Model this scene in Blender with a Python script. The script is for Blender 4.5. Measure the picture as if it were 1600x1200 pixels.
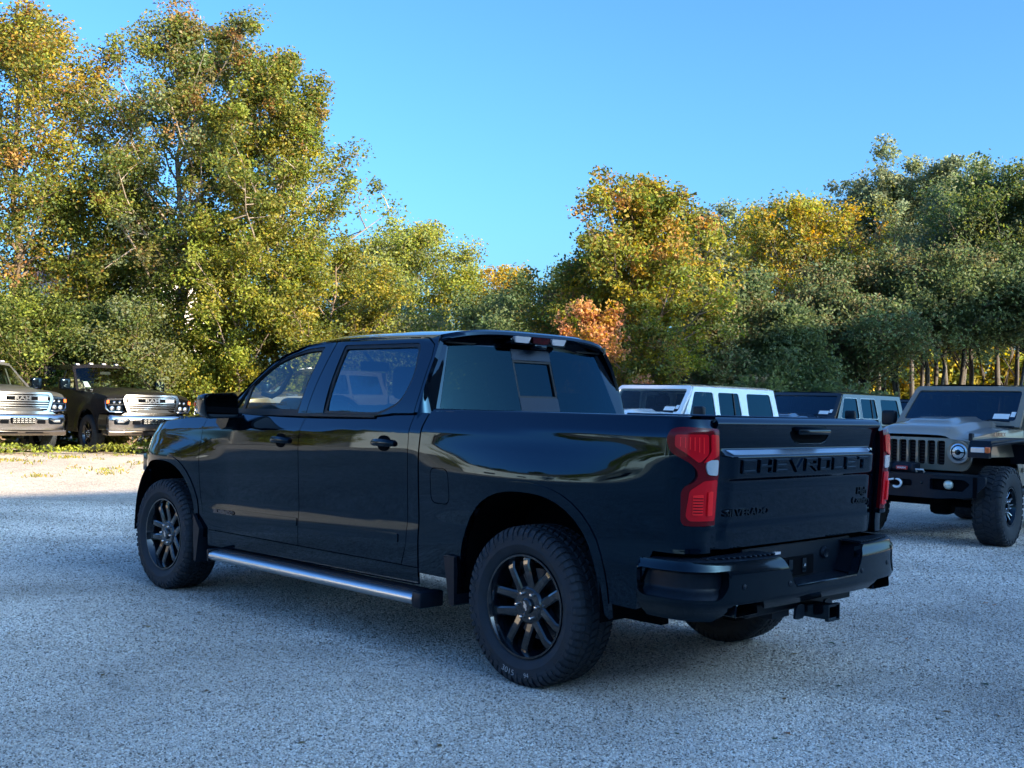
import bpy, bmesh, math, random
import numpy as np
from mathutils import Vector, Matrix
from mathutils.geometry import tessellate_polygon

# ------------------------------------------------------------------ camera, sky, sun, exposure
scene = bpy.context.scene
for o in list(bpy.data.objects):
    bpy.data.objects.remove(o)
COL = scene.collection
CAM_C = Vector((-3.967, 5.1045, 1.4292))
CAM_F = Vector((0.70411, -0.70983, 0.019194))
CAM_R = Vector((-0.71008, -0.70368, 0.02495))
CAM_U = CAM_R.cross(CAM_F).normalized()
cam_data = bpy.data.cameras.new('camera')
cam = bpy.data.objects.new('camera', cam_data)
COL.objects.link(cam)
rot = Matrix((CAM_R, CAM_U, -CAM_F)).transposed()
cam.matrix_world = Matrix.Translation(CAM_C) @ rot.to_4x4()
cam_data.sensor_width = 36.0
cam_data.lens = 36.0 * 1746.8 / 1600.0
cam_data.clip_start = 0.1
cam_data.clip_end = 2000.0
scene.camera = cam

SUN_DIR = Vector((-0.985, -0.17, 0.0)).normalized()
SUN_ELEV = math.radians(19.0)
to_sun = Vector((SUN_DIR.x * math.cos(SUN_ELEV), SUN_DIR.y * math.cos(SUN_ELEV), math.sin(SUN_ELEV)))
SKY_GAMMA = 1.15
SKY_K = 0.315
SKY_T = (0.65, 1.02, 1.27)
SKY_SAT = 1.0
world = bpy.data.worlds.new("World")
scene.world = world
world.use_nodes = True
wn = world.node_tree.nodes
wl = world.node_tree.links
wn.clear()
w_out = wn.new('ShaderNodeOutputWorld')
w_bg = wn.new('ShaderNodeBackground')
w_sky = wn.new('ShaderNodeTexSky')
w_sky.sky_type = 'NISHITA'
w_sky.sun_disc = False
w_sky.sun_elevation = SUN_ELEV
w_sky.sun_rotation = math.atan2(to_sun.x, to_sun.y)
w_sky.air_density = 1.0
w_sky.dust_density = 5.0
w_sky.ozone_density = 4.0
w_sky.altitude = 500
w_hsv = wn.new('ShaderNodeHueSaturation')
w_hsv.inputs['Saturation'].default_value = SKY_SAT
w_gam = wn.new('ShaderNodeGamma')          # the phone's flattened contrast, the same for the whole dome
w_gam.inputs[1].default_value = SKY_GAMMA
w_mul = wn.new('ShaderNodeMixRGB')
w_mul.blend_type = 'MULTIPLY'
w_mul.inputs[0].default_value = 1.0
w_mul.inputs[2].default_value = (SKY_K * SKY_T[0], SKY_K * SKY_T[1], SKY_K * SKY_T[2], 1)
wl.new(w_sky.outputs[0], w_gam.inputs[0])
wl.new(w_gam.outputs[0], w_hsv.inputs['Color'])
wl.new(w_hsv.outputs[0], w_mul.inputs[1])
wl.new(w_mul.outputs[0], w_bg.inputs[0])
w_bg.inputs[1].default_value = 0.15
wl.new(w_bg.outputs[0], w_out.inputs[0])

sun_data = bpy.data.lights.new('sun', 'SUN')
sun_data.energy = 2.7
sun_data.angle = math.radians(0.5)
sun_data.color = (1.0, 0.81, 0.57)
sun = bpy.data.objects.new('sun', sun_data)
COL.objects.link(sun)
sun.rotation_euler = to_sun.to_track_quat('Z', 'Y').to_euler()
sun.location = (-20, -5, 30)

scene.view_settings.view_transform = 'Standard'
scene.view_settings.look = 'None'
scene.view_settings.exposure = 2.68
scene.view_settings.gamma = 1.0
scene.view_settings.use_curve_mapping = False
scene.render.engine = 'CYCLES'
scene.cycles.max_bounces = 8
scene.cycles.diffuse_bounces = 3
scene.cycles.glossy_bounces = 4
scene.cycles.transmission_bounces = 6
scene.cycles.transparent_max_bounces = 12
scene.cycles.sample_clamp_indirect = 6.0
scene.cycles.caustics_reflective = False
scene.cycles.caustics_refractive = False

rng = np.random.default_rng(7)
random.seed(7)

# ------------------------------------------------------------------ materials
def principled(name, base, rough=0.5, metal=0.0, coat=0.0, spec=0.5, noise=None, bump=None, trans=0.0, emit=None):
    """noise=(scale, amount) varies the base value; bump=(scale, strength, distance)."""
    m = bpy.data.materials.new(name)
    m.use_nodes = True
    nt = m.node_tree
    b = nt.nodes['Principled BSDF']
    b.inputs['Base Color'].default_value = (*base, 1)
    b.inputs['Roughness'].default_value = rough
    b.inputs['Metallic'].default_value = metal
    b.inputs['Specular IOR Level'].default_value = spec
    if coat:
        b.inputs['Coat Weight'].default_value = coat
        b.inputs['Coat Roughness'].default_value = 0.02
    if emit:
        b.inputs['Emission Color'].default_value = (*emit[0], 1)
        b.inputs['Emission Strength'].default_value = emit[1]
    if noise or bump:
        tc = nt.nodes.new('ShaderNodeTexCoord')
    if noise:
        n = nt.nodes.new('ShaderNodeTexNoise')
        n.inputs['Scale'].default_value = noise[0]
        n.inputs['Detail'].default_value = 6
        nt.links.new(tc.outputs['Object'], n.inputs['Vector'])
        r = nt.nodes.new('ShaderNodeMapRange')
        r.inputs['To Min'].default_value = 1 - noise[1]
        r.inputs['To Max'].default_value = 1 + noise[1]
        r.inputs['From Min'].default_value = 0.3
        r.inputs['From Max'].default_value = 0.7
        nt.links.new(n.outputs['Fac'], r.inputs['Value'])
        mx = nt.nodes.new('ShaderNodeVectorMath')
        mx.operation = 'SCALE'
        mx.inputs[0].default_value = base
        nt.links.new(r.outputs[0], mx.inputs['Scale'])
        nt.links.new(mx.outputs[0], b.inputs['Base Color'])
        rr = nt.nodes.new('ShaderNodeMapRange')
        rr.inputs['To Min'].default_value = max(0.02, rough * 0.8)
        rr.inputs['To Max'].default_value = min(1, rough * 1.2)
        nt.links.new(n.outputs['Fac'], rr.inputs['Value'])
        nt.links.new(rr.outputs[0], b.inputs['Roughness'])
    if bump:
        n2 = nt.nodes.new('ShaderNodeTexNoise')
        n2.inputs['Scale'].default_value = bump[0]
        n2.inputs['Detail'].default_value = 5
        nt.links.new(tc.outputs['Object'], n2.inputs['Vector'])
        bp = nt.nodes.new('ShaderNodeBump')
        bp.inputs['Strength'].default_value = bump[1]
        bp.inputs['Distance'].default_value = bump[2]
        nt.links.new(n2.outputs['Fac'], bp.inputs['Height'])
        nt.links.new(bp.outputs[0], b.inputs['Normal'])
    return m

def glass(name, tint, ior=1.5, rough=0.0, gloss=(1, 1, 1)):
    m = bpy.data.materials.new(name)
    m.use_nodes = True
    nt = m.node_tree
    nt.nodes.clear()
    out = nt.nodes.new('ShaderNodeOutputMaterial')
    mix = nt.nodes.new('ShaderNodeMixShader')
    tr = nt.nodes.new('ShaderNodeBsdfTransparent')
    tr.inputs[0].default_value = (*tint, 1)
    gl = nt.nodes.new('ShaderNodeBsdfGlossy')
    gl.inputs['Roughness'].default_value = rough
    gl.inputs[0].default_value = (*gloss, 1)
    fr = nt.nodes.new('ShaderNodeFresnel')
    ge = nt.nodes.new('ShaderNodeNewGeometry')
    mr = nt.nodes.new('ShaderNodeMapRange')      # same mirror strength from both faces of the thin pane
    mr.inputs['To Min'].default_value = ior
    mr.inputs['To Max'].default_value = 1.0 / ior
    nt.links.new(ge.outputs['Backfacing'], mr.inputs['Value'])
    nt.links.new(mr.outputs[0], fr.inputs[0])
    nt.links.new(fr.outputs[0], mix.inputs[0])
    nt.links.new(tr.outputs[0], mix.inputs[1])
    nt.links.new(gl.outputs[0], mix.inputs[2])
    nt.links.new(mix.outputs[0], out.inputs[0])
    return m

M = {}
M['black_paint'] = principled('black_paint', (0.0006, 0.0016, 0.0036), 0.03, 0.0, spec=0.5)
_b = M['black_paint'].node_tree.nodes['Principled BSDF']
_b.inputs['IOR'].default_value = 1.52
_b.inputs['Specular Tint'].default_value = (0.30, 0.64, 1.0, 1)
M['gloss_black'] = principled('gloss_black', (0.0018, 0.0035, 0.006), 0.10, 0.0, spec=0.5)
_b = M['gloss_black'].node_tree.nodes['Principled BSDF']
_b.inputs['IOR'].default_value = 1.45
_b.inputs['Specular Tint'].default_value = (0.5, 0.78, 1.0, 1)
M['black_plastic'] = principled('black_plastic', (0.006, 0.011, 0.019), 0.42, spec=0.22, noise=(40, 0.2), bump=(400, 0.15, 0.001))
M['dark_cavity'] = principled('dark_cavity', (0.0008, 0.0014, 0.003), 0.9, spec=0.1)
M['rubber_seal'] = principled('rubber_seal', (0.006, 0.008, 0.012), 0.6)
M['tyre_rubber'] = principled('tyre_rubber', (0.014, 0.019, 0.027), 0.75, noise=(18, 0.35), bump=(90, 0.25, 0.002))
M['wheel_black'] = principled('wheel_black', (0.004, 0.006, 0.010), 0.10, spec=0.7, coat=0.6)
M['chrome'] = principled('chrome', (0.82, 0.83, 0.85), 0.08, 1.0)
M['truck_chrome'] = principled('truck_chrome', (0.40, 0.41, 0.43), 0.14, 1.0)
M['brushed_steel'] = principled('brushed_steel', (0.55, 0.57, 0.60), 0.32, 1.0)
M['smoked_red'] = principled('smoked_red', (0.05, 0.002, 0.004), 0.15, spec=0.3)
M['slider_panel'] = principled('slider_panel', (0.010, 0.022, 0.045), 0.35, spec=0.3)
M['lug_steel'] = principled('lug_steel', (0.7, 0.7, 0.7), 0.18, 1.0)
M['disc_steel'] = principled('disc_steel', (0.12, 0.13, 0.15), 0.45, 1.0)
M['side_glass'] = glass('side_glass', (0.88, 0.95, 0.90), 1.35)
M['front_glass'] = glass('front_glass', (0.62, 0.70, 0.66), 1.5)
M['tinted_glass'] = glass('tinted_glass', (0.13, 0.18, 0.21), 1.9, gloss=(0.45, 0.78, 1.0))
M['privacy_glass'] = glass('privacy_glass', (0.03, 0.05, 0.06), 1.36, gloss=(0.22, 0.6, 0.9))
M['interior_dark'] = principled('interior_dark', (0.012, 0.015, 0.02), 0.7, noise=(30, 0.3))
M['interior_tan'] = principled('interior_tan', (0.32, 0.27, 0.2), 0.7, noise=(20, 0.15))
M['red_lens'] = principled('red_lens', (0.62, 0.004, 0.012), 0.18, spec=0.35)
M['dark_red_lens'] = principled('dark_red_lens', (0.13, 0.001, 0.005), 0.15, spec=0.3)
M['bright_red_lens'] = principled('bright_red_lens', (1.0, 0.02, 0.025), 0.25, spec=0.3, bump=(300, 0.3, 0.002))
M['clear_lens'] = principled('clear_lens', (0.75, 0.78, 0.82), 0.15, 0.6, coat=1.0, bump=(260, 0.4, 0.002))
M['amber_lens'] = principled('amber_lens', (0.75, 0.14, 0.03), 0.2, coat=1.0)
M['pale_lens'] = principled('pale_lens', (0.60, 0.56, 0.60), 0.15, 0.0, coat=1.0)
M['lamp_reflector'] = principled('lamp_reflector', (0.6, 0.63, 0.66), 0.15, 0.9, bump=(60, 0.8, 0.004))
M['white_mark'] = principled('white_mark', (0.55, 0.56, 0.56), 0.8)
M['paper_label'] = principled('paper_label', (0.75, 0.76, 0.76), 0.7)
M['white_paint'] = principled('white_paint', (0.78, 0.80, 0.82), 0.25, coat=1.0)
M['olive_paint'] = principled('olive_paint', (0.225, 0.185, 0.135), 0.28, coat=0.9)
M['olive_line'] = principled('olive_line', (0.30, 0.24, 0.18), 0.35, coat=0.5)
M['grey_paint'] = principled('grey_paint', (0.095, 0.092, 0.088), 0.35, 0.2, coat=0.4, spec=0.4)
M['black_brown_paint'] = principled('black_brown_paint', (0.012, 0.011, 0.012), 0.25, 0.0, spec=0.3)
M['brown_grey_paint'] = principled('brown_grey_paint', (0.055, 0.045, 0.038), 0.22, 0.2, coat=0.6, spec=0.4)
M['dark_paint'] = principled('dark_paint', (0.008, 0.010, 0.014), 0.18, coat=0.9)
M['silver_paint'] = principled('silver_paint', (0.45, 0.47, 0.48), 0.3, 0.3, coat=0.8)
M['ledge_glint'] = principled('ledge_glint', (0.80, 0.82, 0.86), 0.28, 1.0)  # bright metal standing in for the sky glint on the tailgate ledge
M['red_plastic'] = principled('red_plastic', (0.5, 0.03, 0.03), 0.4)
M['fog_glass'] = principled('fog_glass', (0.72, 0.74, 0.62), 0.12, 0.4, coat=1.0, bump=(180, 0.4, 0.003))

# ------------------------------------------------------------------ mesh helpers
class MB:
    """collects geometry for ONE mesh object"""
    def __init__(s):
        s.v = []; s.f = []; s.n = None
    def add(s, vs, fs):
        k = len(s.v)
        s.v.extend([tuple(p) for p in vs])
        s.f.extend([tuple(i + k for i in f) for f in fs])
        return s
    def tf(s, mat):
        s.v = [tuple(mat @ Vector(p)) for p in s.v]
        return s

def link(name, me, parent=None, mat=None):
    o = bpy.data.objects.new(name, me)
    COL.objects.link(o)
    if mat is not None:
        me.materials.clear()
        me.materials.append(mat)
    if parent is not None:
        o.parent = parent
    return o

def build(name, mb, mat, parent=None, smooth=False, angle=None, loc=None):
    me = bpy.data.meshes.new(name)
    me.from_pydata(mb.v, [], mb.f)
    me.validate()
    if smooth:
        me.shade_smooth()
        if angle is not None:
            me.set_sharp_from_angle(angle=math.radians(angle))
    o = link(name, me, parent, mat)
    if loc is not None:
        o.location = loc
    return o

def thing(name, label, cat, loc=(0, 0, 0), rz=0.0, group=None):
    o = bpy.data.objects.new(name, None)
    COL.objects.link(o)
    o.empty_display_size = 0.2
    o.location = loc
    o.rotation_euler = (0, 0, rz)
    o['label'] = label
    o['category'] = cat
    if group:
        o['group'] = group
    return o

def part_empty(name, parent, loc=(0, 0, 0), rot=(0, 0, 0), scale=(1, 1, 1)):
    o = bpy.data.objects.new(name, None)
    COL.objects.link(o)
    o.empty_display_size = 0.1
    o.parent = parent
    o.location = loc
    o.rotation_euler = rot
    o.scale = scale
    return o

def copy_tree(o, parent=None):
    c = o.copy()
    COL.objects.link(c)
    c.parent = parent
    for ch in list(o.children):
        copy_tree(ch, c)
    return c

def tag(o, label=None, cat=None, group=None, kind=None):
    if label: o['label'] = label
    if cat: o['category'] = cat
    if group: o['group'] = group
    if kind: o['kind'] = kind
    return o

def box(x0, x1, y0, y1, z0, z1, bev=0.0, seg=2):
    mb = MB()
    if bev <= 0:
        vs = [(x, y, z) for z in (z0, z1) for y in (y0, y1) for x in (x0, x1)]
        mb.add(vs, [(0, 2, 3, 1), (4, 5, 7, 6), (0, 1, 5, 4), (2, 6, 7, 3), (0, 4, 6, 2), (1, 3, 7, 5)])
        return mb
    bm = bmesh.new()
    bmesh.ops.create_cube(bm, size=1)
    for v in bm.verts:
        v.co = Vector(((x0 + x1) / 2 + v.co.x * (x1 - x0), (y0 + y1) / 2 + v.co.y * (y1 - y0), (z0 + z1) / 2 + v.co.z * (z1 - z0)))
    bmesh.ops.bevel(bm, geom=bm.edges[:], offset=bev, segments=seg, profile=0.5, affect='EDGES')
    return from_bm(bm)

def from_bm(bm):
    mb = MB()
    bm.verts.index_update()
    mb.add([v.co[:] for v in bm.verts], [[v.index for v in f.verts] for f in bm.faces])
    bm.free()
    return mb

def merge(*mbs):
    r = MB()
    for m in mbs:
        r.add(m.v, m.f)
    return r

def tube(pts, rad, n=8, cap=True):
    """round tube along a polyline; rad may be a number or a list"""
    mb = MB()
    pts = [Vector(p) for p in pts]
    rads = rad if isinstance(rad, (list, tuple)) else [rad] * len(pts)
    rings = []
    for i, p in enumerate(pts):
        a = pts[max(i - 1, 0)]; b = pts[min(i + 1, len(pts) - 1)]
        d = (b - a).normalized()
        u = d.cross(Vector((0, 0, 1)))
        if u.length < 0.1: u = d.cross(Vector((1, 0, 0)))
        u.normalize(); w = d.cross(u)
        rings.append([p + (u * math.cos(t) + w * math.sin(t)) * rads[i] for t in [2 * math.pi * k / n for k in range(n)]])
    vs = [q for r in rings for q in r]
    fs = []
    for i in range(len(pts) - 1):
        for k in range(n):
            fs.append((i * n + k, i * n + (k + 1) % n, (i + 1) * n + (k + 1) % n, (i + 1) * n + k))
    if cap:
        fs.append(tuple(range(n))[::-1]); fs.append(tuple((len(pts) - 1) * n + k for k in range(n)))
    return mb.add(vs, fs)

def lathe(profile, n=48, axis='y', cap=False):
    """profile: list of (r, a) where a runs along the axis"""
    mb = MB(); vs = []
    for r, a in profile:
        for k in range(n):
            t = 2 * math.pi * k / n
            c, s_ = r * math.cos(t), r * math.sin(t)
            vs.append((c, a, s_) if axis == 'y' else ((a, c, s_) if axis == 'x' else (c, s_, a)))
    fs = []
    m = len(profile)
    for i in range(m - 1):
        for k in range(n):
            fs.append((i * n + k, (i + 1) * n + k, (i + 1) * n + (k + 1) % n, i * n + (k + 1) % n))
    if cap:
        fs.append(tuple(range(n))); fs.append(tuple((m - 1) * n + k for k in range(n))[::-1])
    return mb.add(vs, fs)

def prism(poly, fn, depth):
    """poly of 2D points; fn(a, b, d) -> 3D with d in (0, depth)"""
    mb = MB()
    n = len(poly)
    vs = [fn(a, b, 0) for a, b in poly] + [fn(a, b, depth) for a, b in poly]
    tris = tessellate_polygon([[Vector((a, b, 0)) for a, b in poly]])
    fs = [tuple(t) for t in tris] + [tuple(i + n for i in t)[::-1] for t in tris]
    for i in range(n):
        j = (i + 1) % n
        fs.append((i, j, j + n, i + n))
    return mb.add(vs, fs)

def round_poly(pts, rad, seg=5):
    """round the corners; rad is a number or list"""
    out = []
    n = len(pts)
    for i in range(n):
        r = rad[i] if isinstance(rad, (list, tuple)) else rad
        p = Vector(pts[i]); a = Vector(pts[i - 1]); b = Vector(pts[(i + 1) % n])
        if r <= 0:
            out.append(tuple(p)); continue
        da = (a - p); db = (b - p)
        ra = min(r, da.length * 0.48); rb = min(r, db.length * 0.48)
        A = p + da.normalized() * ra; B = p + db.normalized() * rb
        for k in range(seg + 1):
            t = k / seg
            q = A * (1 - t) ** 2 + p * 2 * t * (1 - t) + B * t * t
            out.append((q.x, q.y))
    return out

def panel(name, outer, mapf, mat, parent, holes=(), step=0.03, thick=0.015, steps=None, flip=False, off=0.0, hole_thick=None):
    """a sheet cut to a 2D outline (with holes) and wrapped on the surface mapf(a, b) -> Vector; analytic smooth
    normals; edges folded inwards by thick so that the gaps round it have depth"""
    loops = [list(outer)] + [list(h) for h in holes]
    flat = [p for l in loops for p in l]
    tris = tessellate_polygon([[Vector((a, b, 0)) for a, b in l] for l in loops])
    bm = bmesh.new()
    bv = [bm.verts.new((a, b, 0)) for a, b in flat]
    for t in tris:
        try: bm.faces.new([bv[i] for i in t])
        except ValueError: pass
    sa, sb = steps if steps else (step, step)
    a0 = min(p[0] for p in flat); a1 = max(p[0] for p in flat)
    b0 = min(p[1] for p in flat); b1 = max(p[1] for p in flat)
    for ax, lo, hi, st in ((0, a0, a1, sa), (1, b0, b1, sb)):
        if not st: continue
        k = max(1, int((hi - lo) / st))
        for i in range(1, k):
            c = lo + (hi - lo) * i / k
            co = (c, 0, 0) if ax == 0 else (0, c, 0)
            no = (1, 0, 0) if ax == 0 else (0, 1, 0)
            bmesh.ops.bisect_plane(bm, geom=bm.verts[:] + bm.edges[:] + bm.faces[:], dist=1e-6, plane_co=co, plane_no=no)
    bm.normal_update()
    for f in bm.faces:
        if f.normal.z < 0: f.normal_flip()
    bm.verts.index_update()
    V2 = [v.co.copy() for v in bm.verts]
    e = 0.004
    P = []; N = []
    for v in V2:
        p = Vector(mapf(v.x, v.y))
        n = (Vector(mapf(v.x + e, v.y)) - Vector(mapf(v.x - e, v.y))).cross(Vector(mapf(v.x, v.y + e)) - Vector(mapf(v.x, v.y - e)))
        n.normalize()
        if flip: n = -n
        P.append(p + n * off); N.append(n)
    faces = [[v.index for v in f.verts] for f in bm.faces]
    if flip: faces = [f[::-1] for f in faces]
    if thick:
        extra = {}
        verts = list(P); norms = list(N)
        for ed in bm.edges:
            if len(ed.link_faces) == 1:
                l = ed.link_loops[0]
                i, j = l.vert.index, l.link_loop_next.vert.index
                if flip: i, j = j, i
                k = len(verts)
                for q in (i, j): verts.append(P[q])
                for q in (j, i): verts.append(P[q] - N[q] * thick)
                faces.append([k + 1, k, k + 3, k + 2])
                d = (verts[k] - verts[k + 1]).cross(verts[k + 3] - verts[k])
                if d.length > 0: d.normalize()
                norms.extend([d] * 4)
    else:
        verts, norms = P, N
    bm.free()
    me = bpy.data.meshes.new(name)
    me.from_pydata([tuple(p) for p in verts], [], faces)
    me.shade_smooth()
    me.normals_split_custom_set_from_vertices([tuple(n) for n in norms])
    return link(name, me, parent, mat)

def surface(name, f, us, vs, mat, parent, flip=False, angle=None, close=False):
    mb = MB()
    P = [tuple(f(u, v)) for u in us for v in vs]
    nv = len(vs)
    fs = []
    for i in range(len(us) - 1):
        for j in range(nv - 1):
            q = (i * nv + j, (i + 1) * nv + j, (i + 1) * nv + j + 1, i * nv + j + 1)
            fs.append(q[::-1] if flip else q)
    mb.add(P, fs)
    return build(name, mb, mat, parent, smooth=True, angle=angle)

def lin(a, b, n):
    return [a + (b - a) * i / (n - 1) for i in range(n)]

def interp(x, xs, ys):
    return float(np.interp(x, xs, ys))

def smooth01(t):
    t = max(0.0, min(1.0, t))
    return t * t * (3 - 2 * t)

def text_mb(body, size, fn, extrude=0.004, bold=0.0, sx=1.0, align='CENTER', shear=0.0, space=1.0):
    """lettering as real extruded geometry, wrapped by fn(a, b, d)"""
    cu = bpy.data.curves.new('lettering', 'FONT')
    cu.body = body
    cu.size = size
    cu.extrude = extrude
    cu.offset = bold
    cu.shear = shear
    cu.space_character = space
    cu.align_x = align
    cu.align_y = 'CENTER'
    cu.resolution_u = 3
    ob = bpy.data.objects.new('lettering', cu)
    COL.objects.link(ob)
    bpy.context.view_layer.update()
    me = ob.to_mesh()
    vs = [fn(v.co.x * sx, v.co.y, v.co.z + extrude) for v in me.vertices]
    fs = [tuple(p.vertices) for p in me.polygons]
    ob.to_mesh_clear()
    bpy.data.objects.remove(ob)
    bpy.data.curves.remove(cu)
    return MB().add(vs, fs)

# ------------------------------------------------------------------ ground
def ground_h(x, y):
    return 0.14 * smooth01((x - 12.5) / 5.0)

def gravel_material():
    m = bpy.data.materials.new('gravel')
    m.use_nodes = True
    nt = m.node_tree; N = nt.nodes; L = nt.links
    b = N['Principled BSDF']
    b.inputs['Roughness'].default_value = 0.9
    b.inputs['Specular IOR Level'].default_value = 0.2
    geo = N.new('ShaderNodeNewGeometry')
    v1 = N.new('ShaderNodeTexVoronoi'); v1.inputs['Scale'].default_value = 62
    v2 = N.new('ShaderNodeTexVoronoi'); v2.inputs['Scale'].default_value = 24
    n1 = N.new('ShaderNodeTexNoise'); n1.inputs['Scale'].default_value = 0.45; n1.inputs['Detail'].default_value = 5
    n2 = N.new('ShaderNodeTexNoise'); n2.inputs['Scale'].default_value = 6.0; n2.inputs['Detail'].default_value = 6
    for q in (v1, v2, n1, n2): L.new(geo.outputs['Position'], q.inputs['Vector'])
    ramp = N.new('ShaderNodeValToRGB')
    el = ramp.color_ramp.elements
    el[0].position = 0.0; el[0].color = (0.26, 0.235, 0.20, 1)
    el[1].position = 1.0; el[1].color = (0.78, 0.70, 0.60, 1)
    e = el.new(0.35); e.color = (0.54, 0.45, 0.37, 1)
    e = el.new(0.7); e.color = (0.70, 0.59, 0.49, 1)
    sep = N.new('ShaderNodeSeparateColor')
    L.new(v1.outputs['Color'], sep.inputs[0])
    L.new(sep.outputs[0], ramp.inputs[0])
    mixs = N.new('ShaderNodeMixRGB'); mixs.blend_type = 'MULTIPLY'; mixs.inputs[0].default_value = 1
    r1 = N.new('ShaderNodeMapRange'); r1.inputs['From Min'].default_value = 0.3; r1.inputs['From Max'].default_value = 0.7
    r1.inputs['To Min'].default_value = 0.80; r1.inputs['To Max'].default_value = 1.12
    L.new(n1.outputs['Fac'], r1.inputs['Value'])
    L.new(ramp.outputs[0], mixs.inputs[1]); L.new(r1.outputs[0], mixs.inputs[2])
    mix2 = N.new('ShaderNodeMixRGB'); mix2.blend_type = 'MULTIPLY'; mix2.inputs[0].default_value = 1
    r2 = N.new('ShaderNodeMapRange'); r2.inputs['From Min'].default_value = 0.25; r2.inputs['From Max'].default_value = 0.75
    r2.inputs['To Min'].default_value = 0.82; r2.inputs['To Max'].default_value = 1.15
    L.new(n2.outputs['Fac'], r2.inputs['Value'])
    L.new(mixs.outputs[0], mix2.inputs[1]); L.new(r2.outputs[0], mix2.inputs[2])
    L.new(mix2.outputs[0], b.inputs['Base Color'])
    inv = N.new('ShaderNodeMath'); inv.operation = 'MULTIPLY'; inv.inputs[1].default_value = -1
    L.new(v1.outputs['Distance'], inv.inputs[0])
    add = N.new('ShaderNodeMath'); add.operation = 'ADD'
    i2 = N.new('ShaderNodeMath'); i2.operation = 'MULTIPLY'; i2.inputs[1].default_value = -0.8
    L.new(v2.outputs['Distance'], i2.inputs[0])
    L.new(inv.outputs[0], add.inputs[0]); L.new(i2.outputs[0], add.inputs[1])
    bp = N.new('ShaderNodeBump'); bp.inputs['Strength'].default_value = 1.0; bp.inputs['Distance'].default_value = 0.014
    L.new(add.outputs[0], bp.inputs['Height']); L.new(bp.outputs[0], b.inputs['Normal'])
    return m

def stone_material():
    m = bpy.data.materials.new('gravel_stone')
    m.use_nodes = True
    nt = m.node_tree; N = nt.nodes; L = nt.links
    b = N['Principled BSDF']
    b.inputs['Roughness'].default_value = 0.85
    b.inputs['Specular IOR Level'].default_value = 0.25
    oi = N.new('ShaderNodeObjectInfo')
    ramp = N.new('ShaderNodeValToRGB')
    el = ramp.color_ramp.elements
    el[0].position = 0.0; el[0].color = (0.12, 0.10, 0.085, 1)
    el[1].position = 1.0; el[1].color = (0.90, 0.86, 0.80, 1)
    for p, c in ((0.12, (0.40, 0.34, 0.29)), (0.45, (0.68, 0.59, 0.52)), (0.8, (0.80, 0.71, 0.63)), (0.93, (0.88, 0.82, 0.76))):
        e = el.new(p); e.color = (*c, 1)
    L.new(oi.outputs['Random'], ramp.inputs[0])
    geo = N.new('ShaderNodeNewGeometry')
    nz = N.new('ShaderNodeTexNoise'); nz.inputs['Scale'].default_value = 0.7; nz.inputs['Detail'].default_value = 6; nz.inputs['Distortion'].default_value = 0.6
    L.new(geo.outputs['Position'], nz.inputs['Vector'])
    mr = N.new('ShaderNodeMapRange'); mr.inputs['From Min'].default_value = 0.32; mr.inputs['From Max'].default_value = 0.68
    mr.inputs['To Min'].default_value = 0.68; mr.inputs['To Max'].default_value = 1.15
    L.new(nz.outputs['Fac'], mr.inputs['Value'])
    vm = N.new('ShaderNodeVectorMath'); vm.operation = 'SCALE'
    L.new(ramp.outputs[0], vm.inputs[0]); L.new(mr.outputs[0], vm.inputs['Scale'])
    L.new(vm.outputs[0], b.inputs['Base Color'])
    return m

GRAVEL = gravel_material()
STONE = stone_material()
def ground_mesh():
    xs = [-400, -120, -60, -30, -12, 0, 8, 12] + lin(12.5, 17.5, 11) + [22, 30, 45, 80, 150, 400]
    ys = [-400, -150, -80, -50, -30, -15, 0, 15, 30, 60, 150, 400]
    mb = MB()
    vs = [(x, y, ground_h(x, y)) for x in xs for y in ys]
    n = len(ys)
    fs = [(i * n + j, (i + 1) * n + j, (i + 1) * n + j + 1, i * n + j + 1) for i in range(len(xs) - 1) for j in range(n - 1)]
    return mb.add(vs, fs)
go = build('ground', ground_mesh(), GRAVEL, smooth=True)
tag(go, kind='structure')

def scatter_group(name, density, radius_lo, radius_hi, seed, mat, flat=0.6):
    ng = bpy.data.node_groups.new(name, 'GeometryNodeTree')
    ng.interface.new_socket('Geometry', in_out='INPUT', socket_type='NodeSocketGeometry')
    ng.interface.new_socket('Geometry', in_out='OUTPUT', socket_type='NodeSocketGeometry')
    N = ng.nodes; L = ng.links
    gi = N.new('NodeGroupInput'); gout = N.new('NodeGroupOutput')
    d = N.new('GeometryNodeDistributePointsOnFaces'); d.inputs['Density'].default_value = density; d.inputs['Seed'].default_value = seed
    ico = N.new('GeometryNodeMeshIcoSphere'); ico.inputs['Radius'].default_value = 1.0; ico.inputs['Subdivisions'].default_value = 1
    sm = N.new('GeometryNodeSetMaterial'); sm.inputs['Material'].default_value = mat
    L.new(ico.outputs[0], sm.inputs[0])
    inst = N.new('GeometryNodeInstanceOnPoints')
    rs = N.new('FunctionNodeRandomValue'); rs.data_type = 'FLOAT_VECTOR'
    rs.inputs[0].default_value = (radius_lo, radius_lo, radius_lo * flat); rs.inputs[1].default_value = (radius_hi, radius_hi, radius_hi * flat)
    rr = N.new('FunctionNodeRandomValue'); rr.data_type = 'FLOAT_VECTOR'
    rr.inputs[0].default_value = (-0.7, -0.7, 0); rr.inputs[1].default_value = (0.7, 0.7, 6.28)
    L.new(gi.outputs[0], d.inputs['Mesh']); L.new(d.outputs['Points'], inst.inputs['Points'])
    L.new(sm.outputs[0], inst.inputs['Instance'])
    L.new(rs.outputs[0], inst.inputs['Scale']); L.new(rr.outputs[0], inst.inputs['Rotation'])
    L.new(inst.outputs[0], gout.inputs[0])
    return ng

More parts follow.
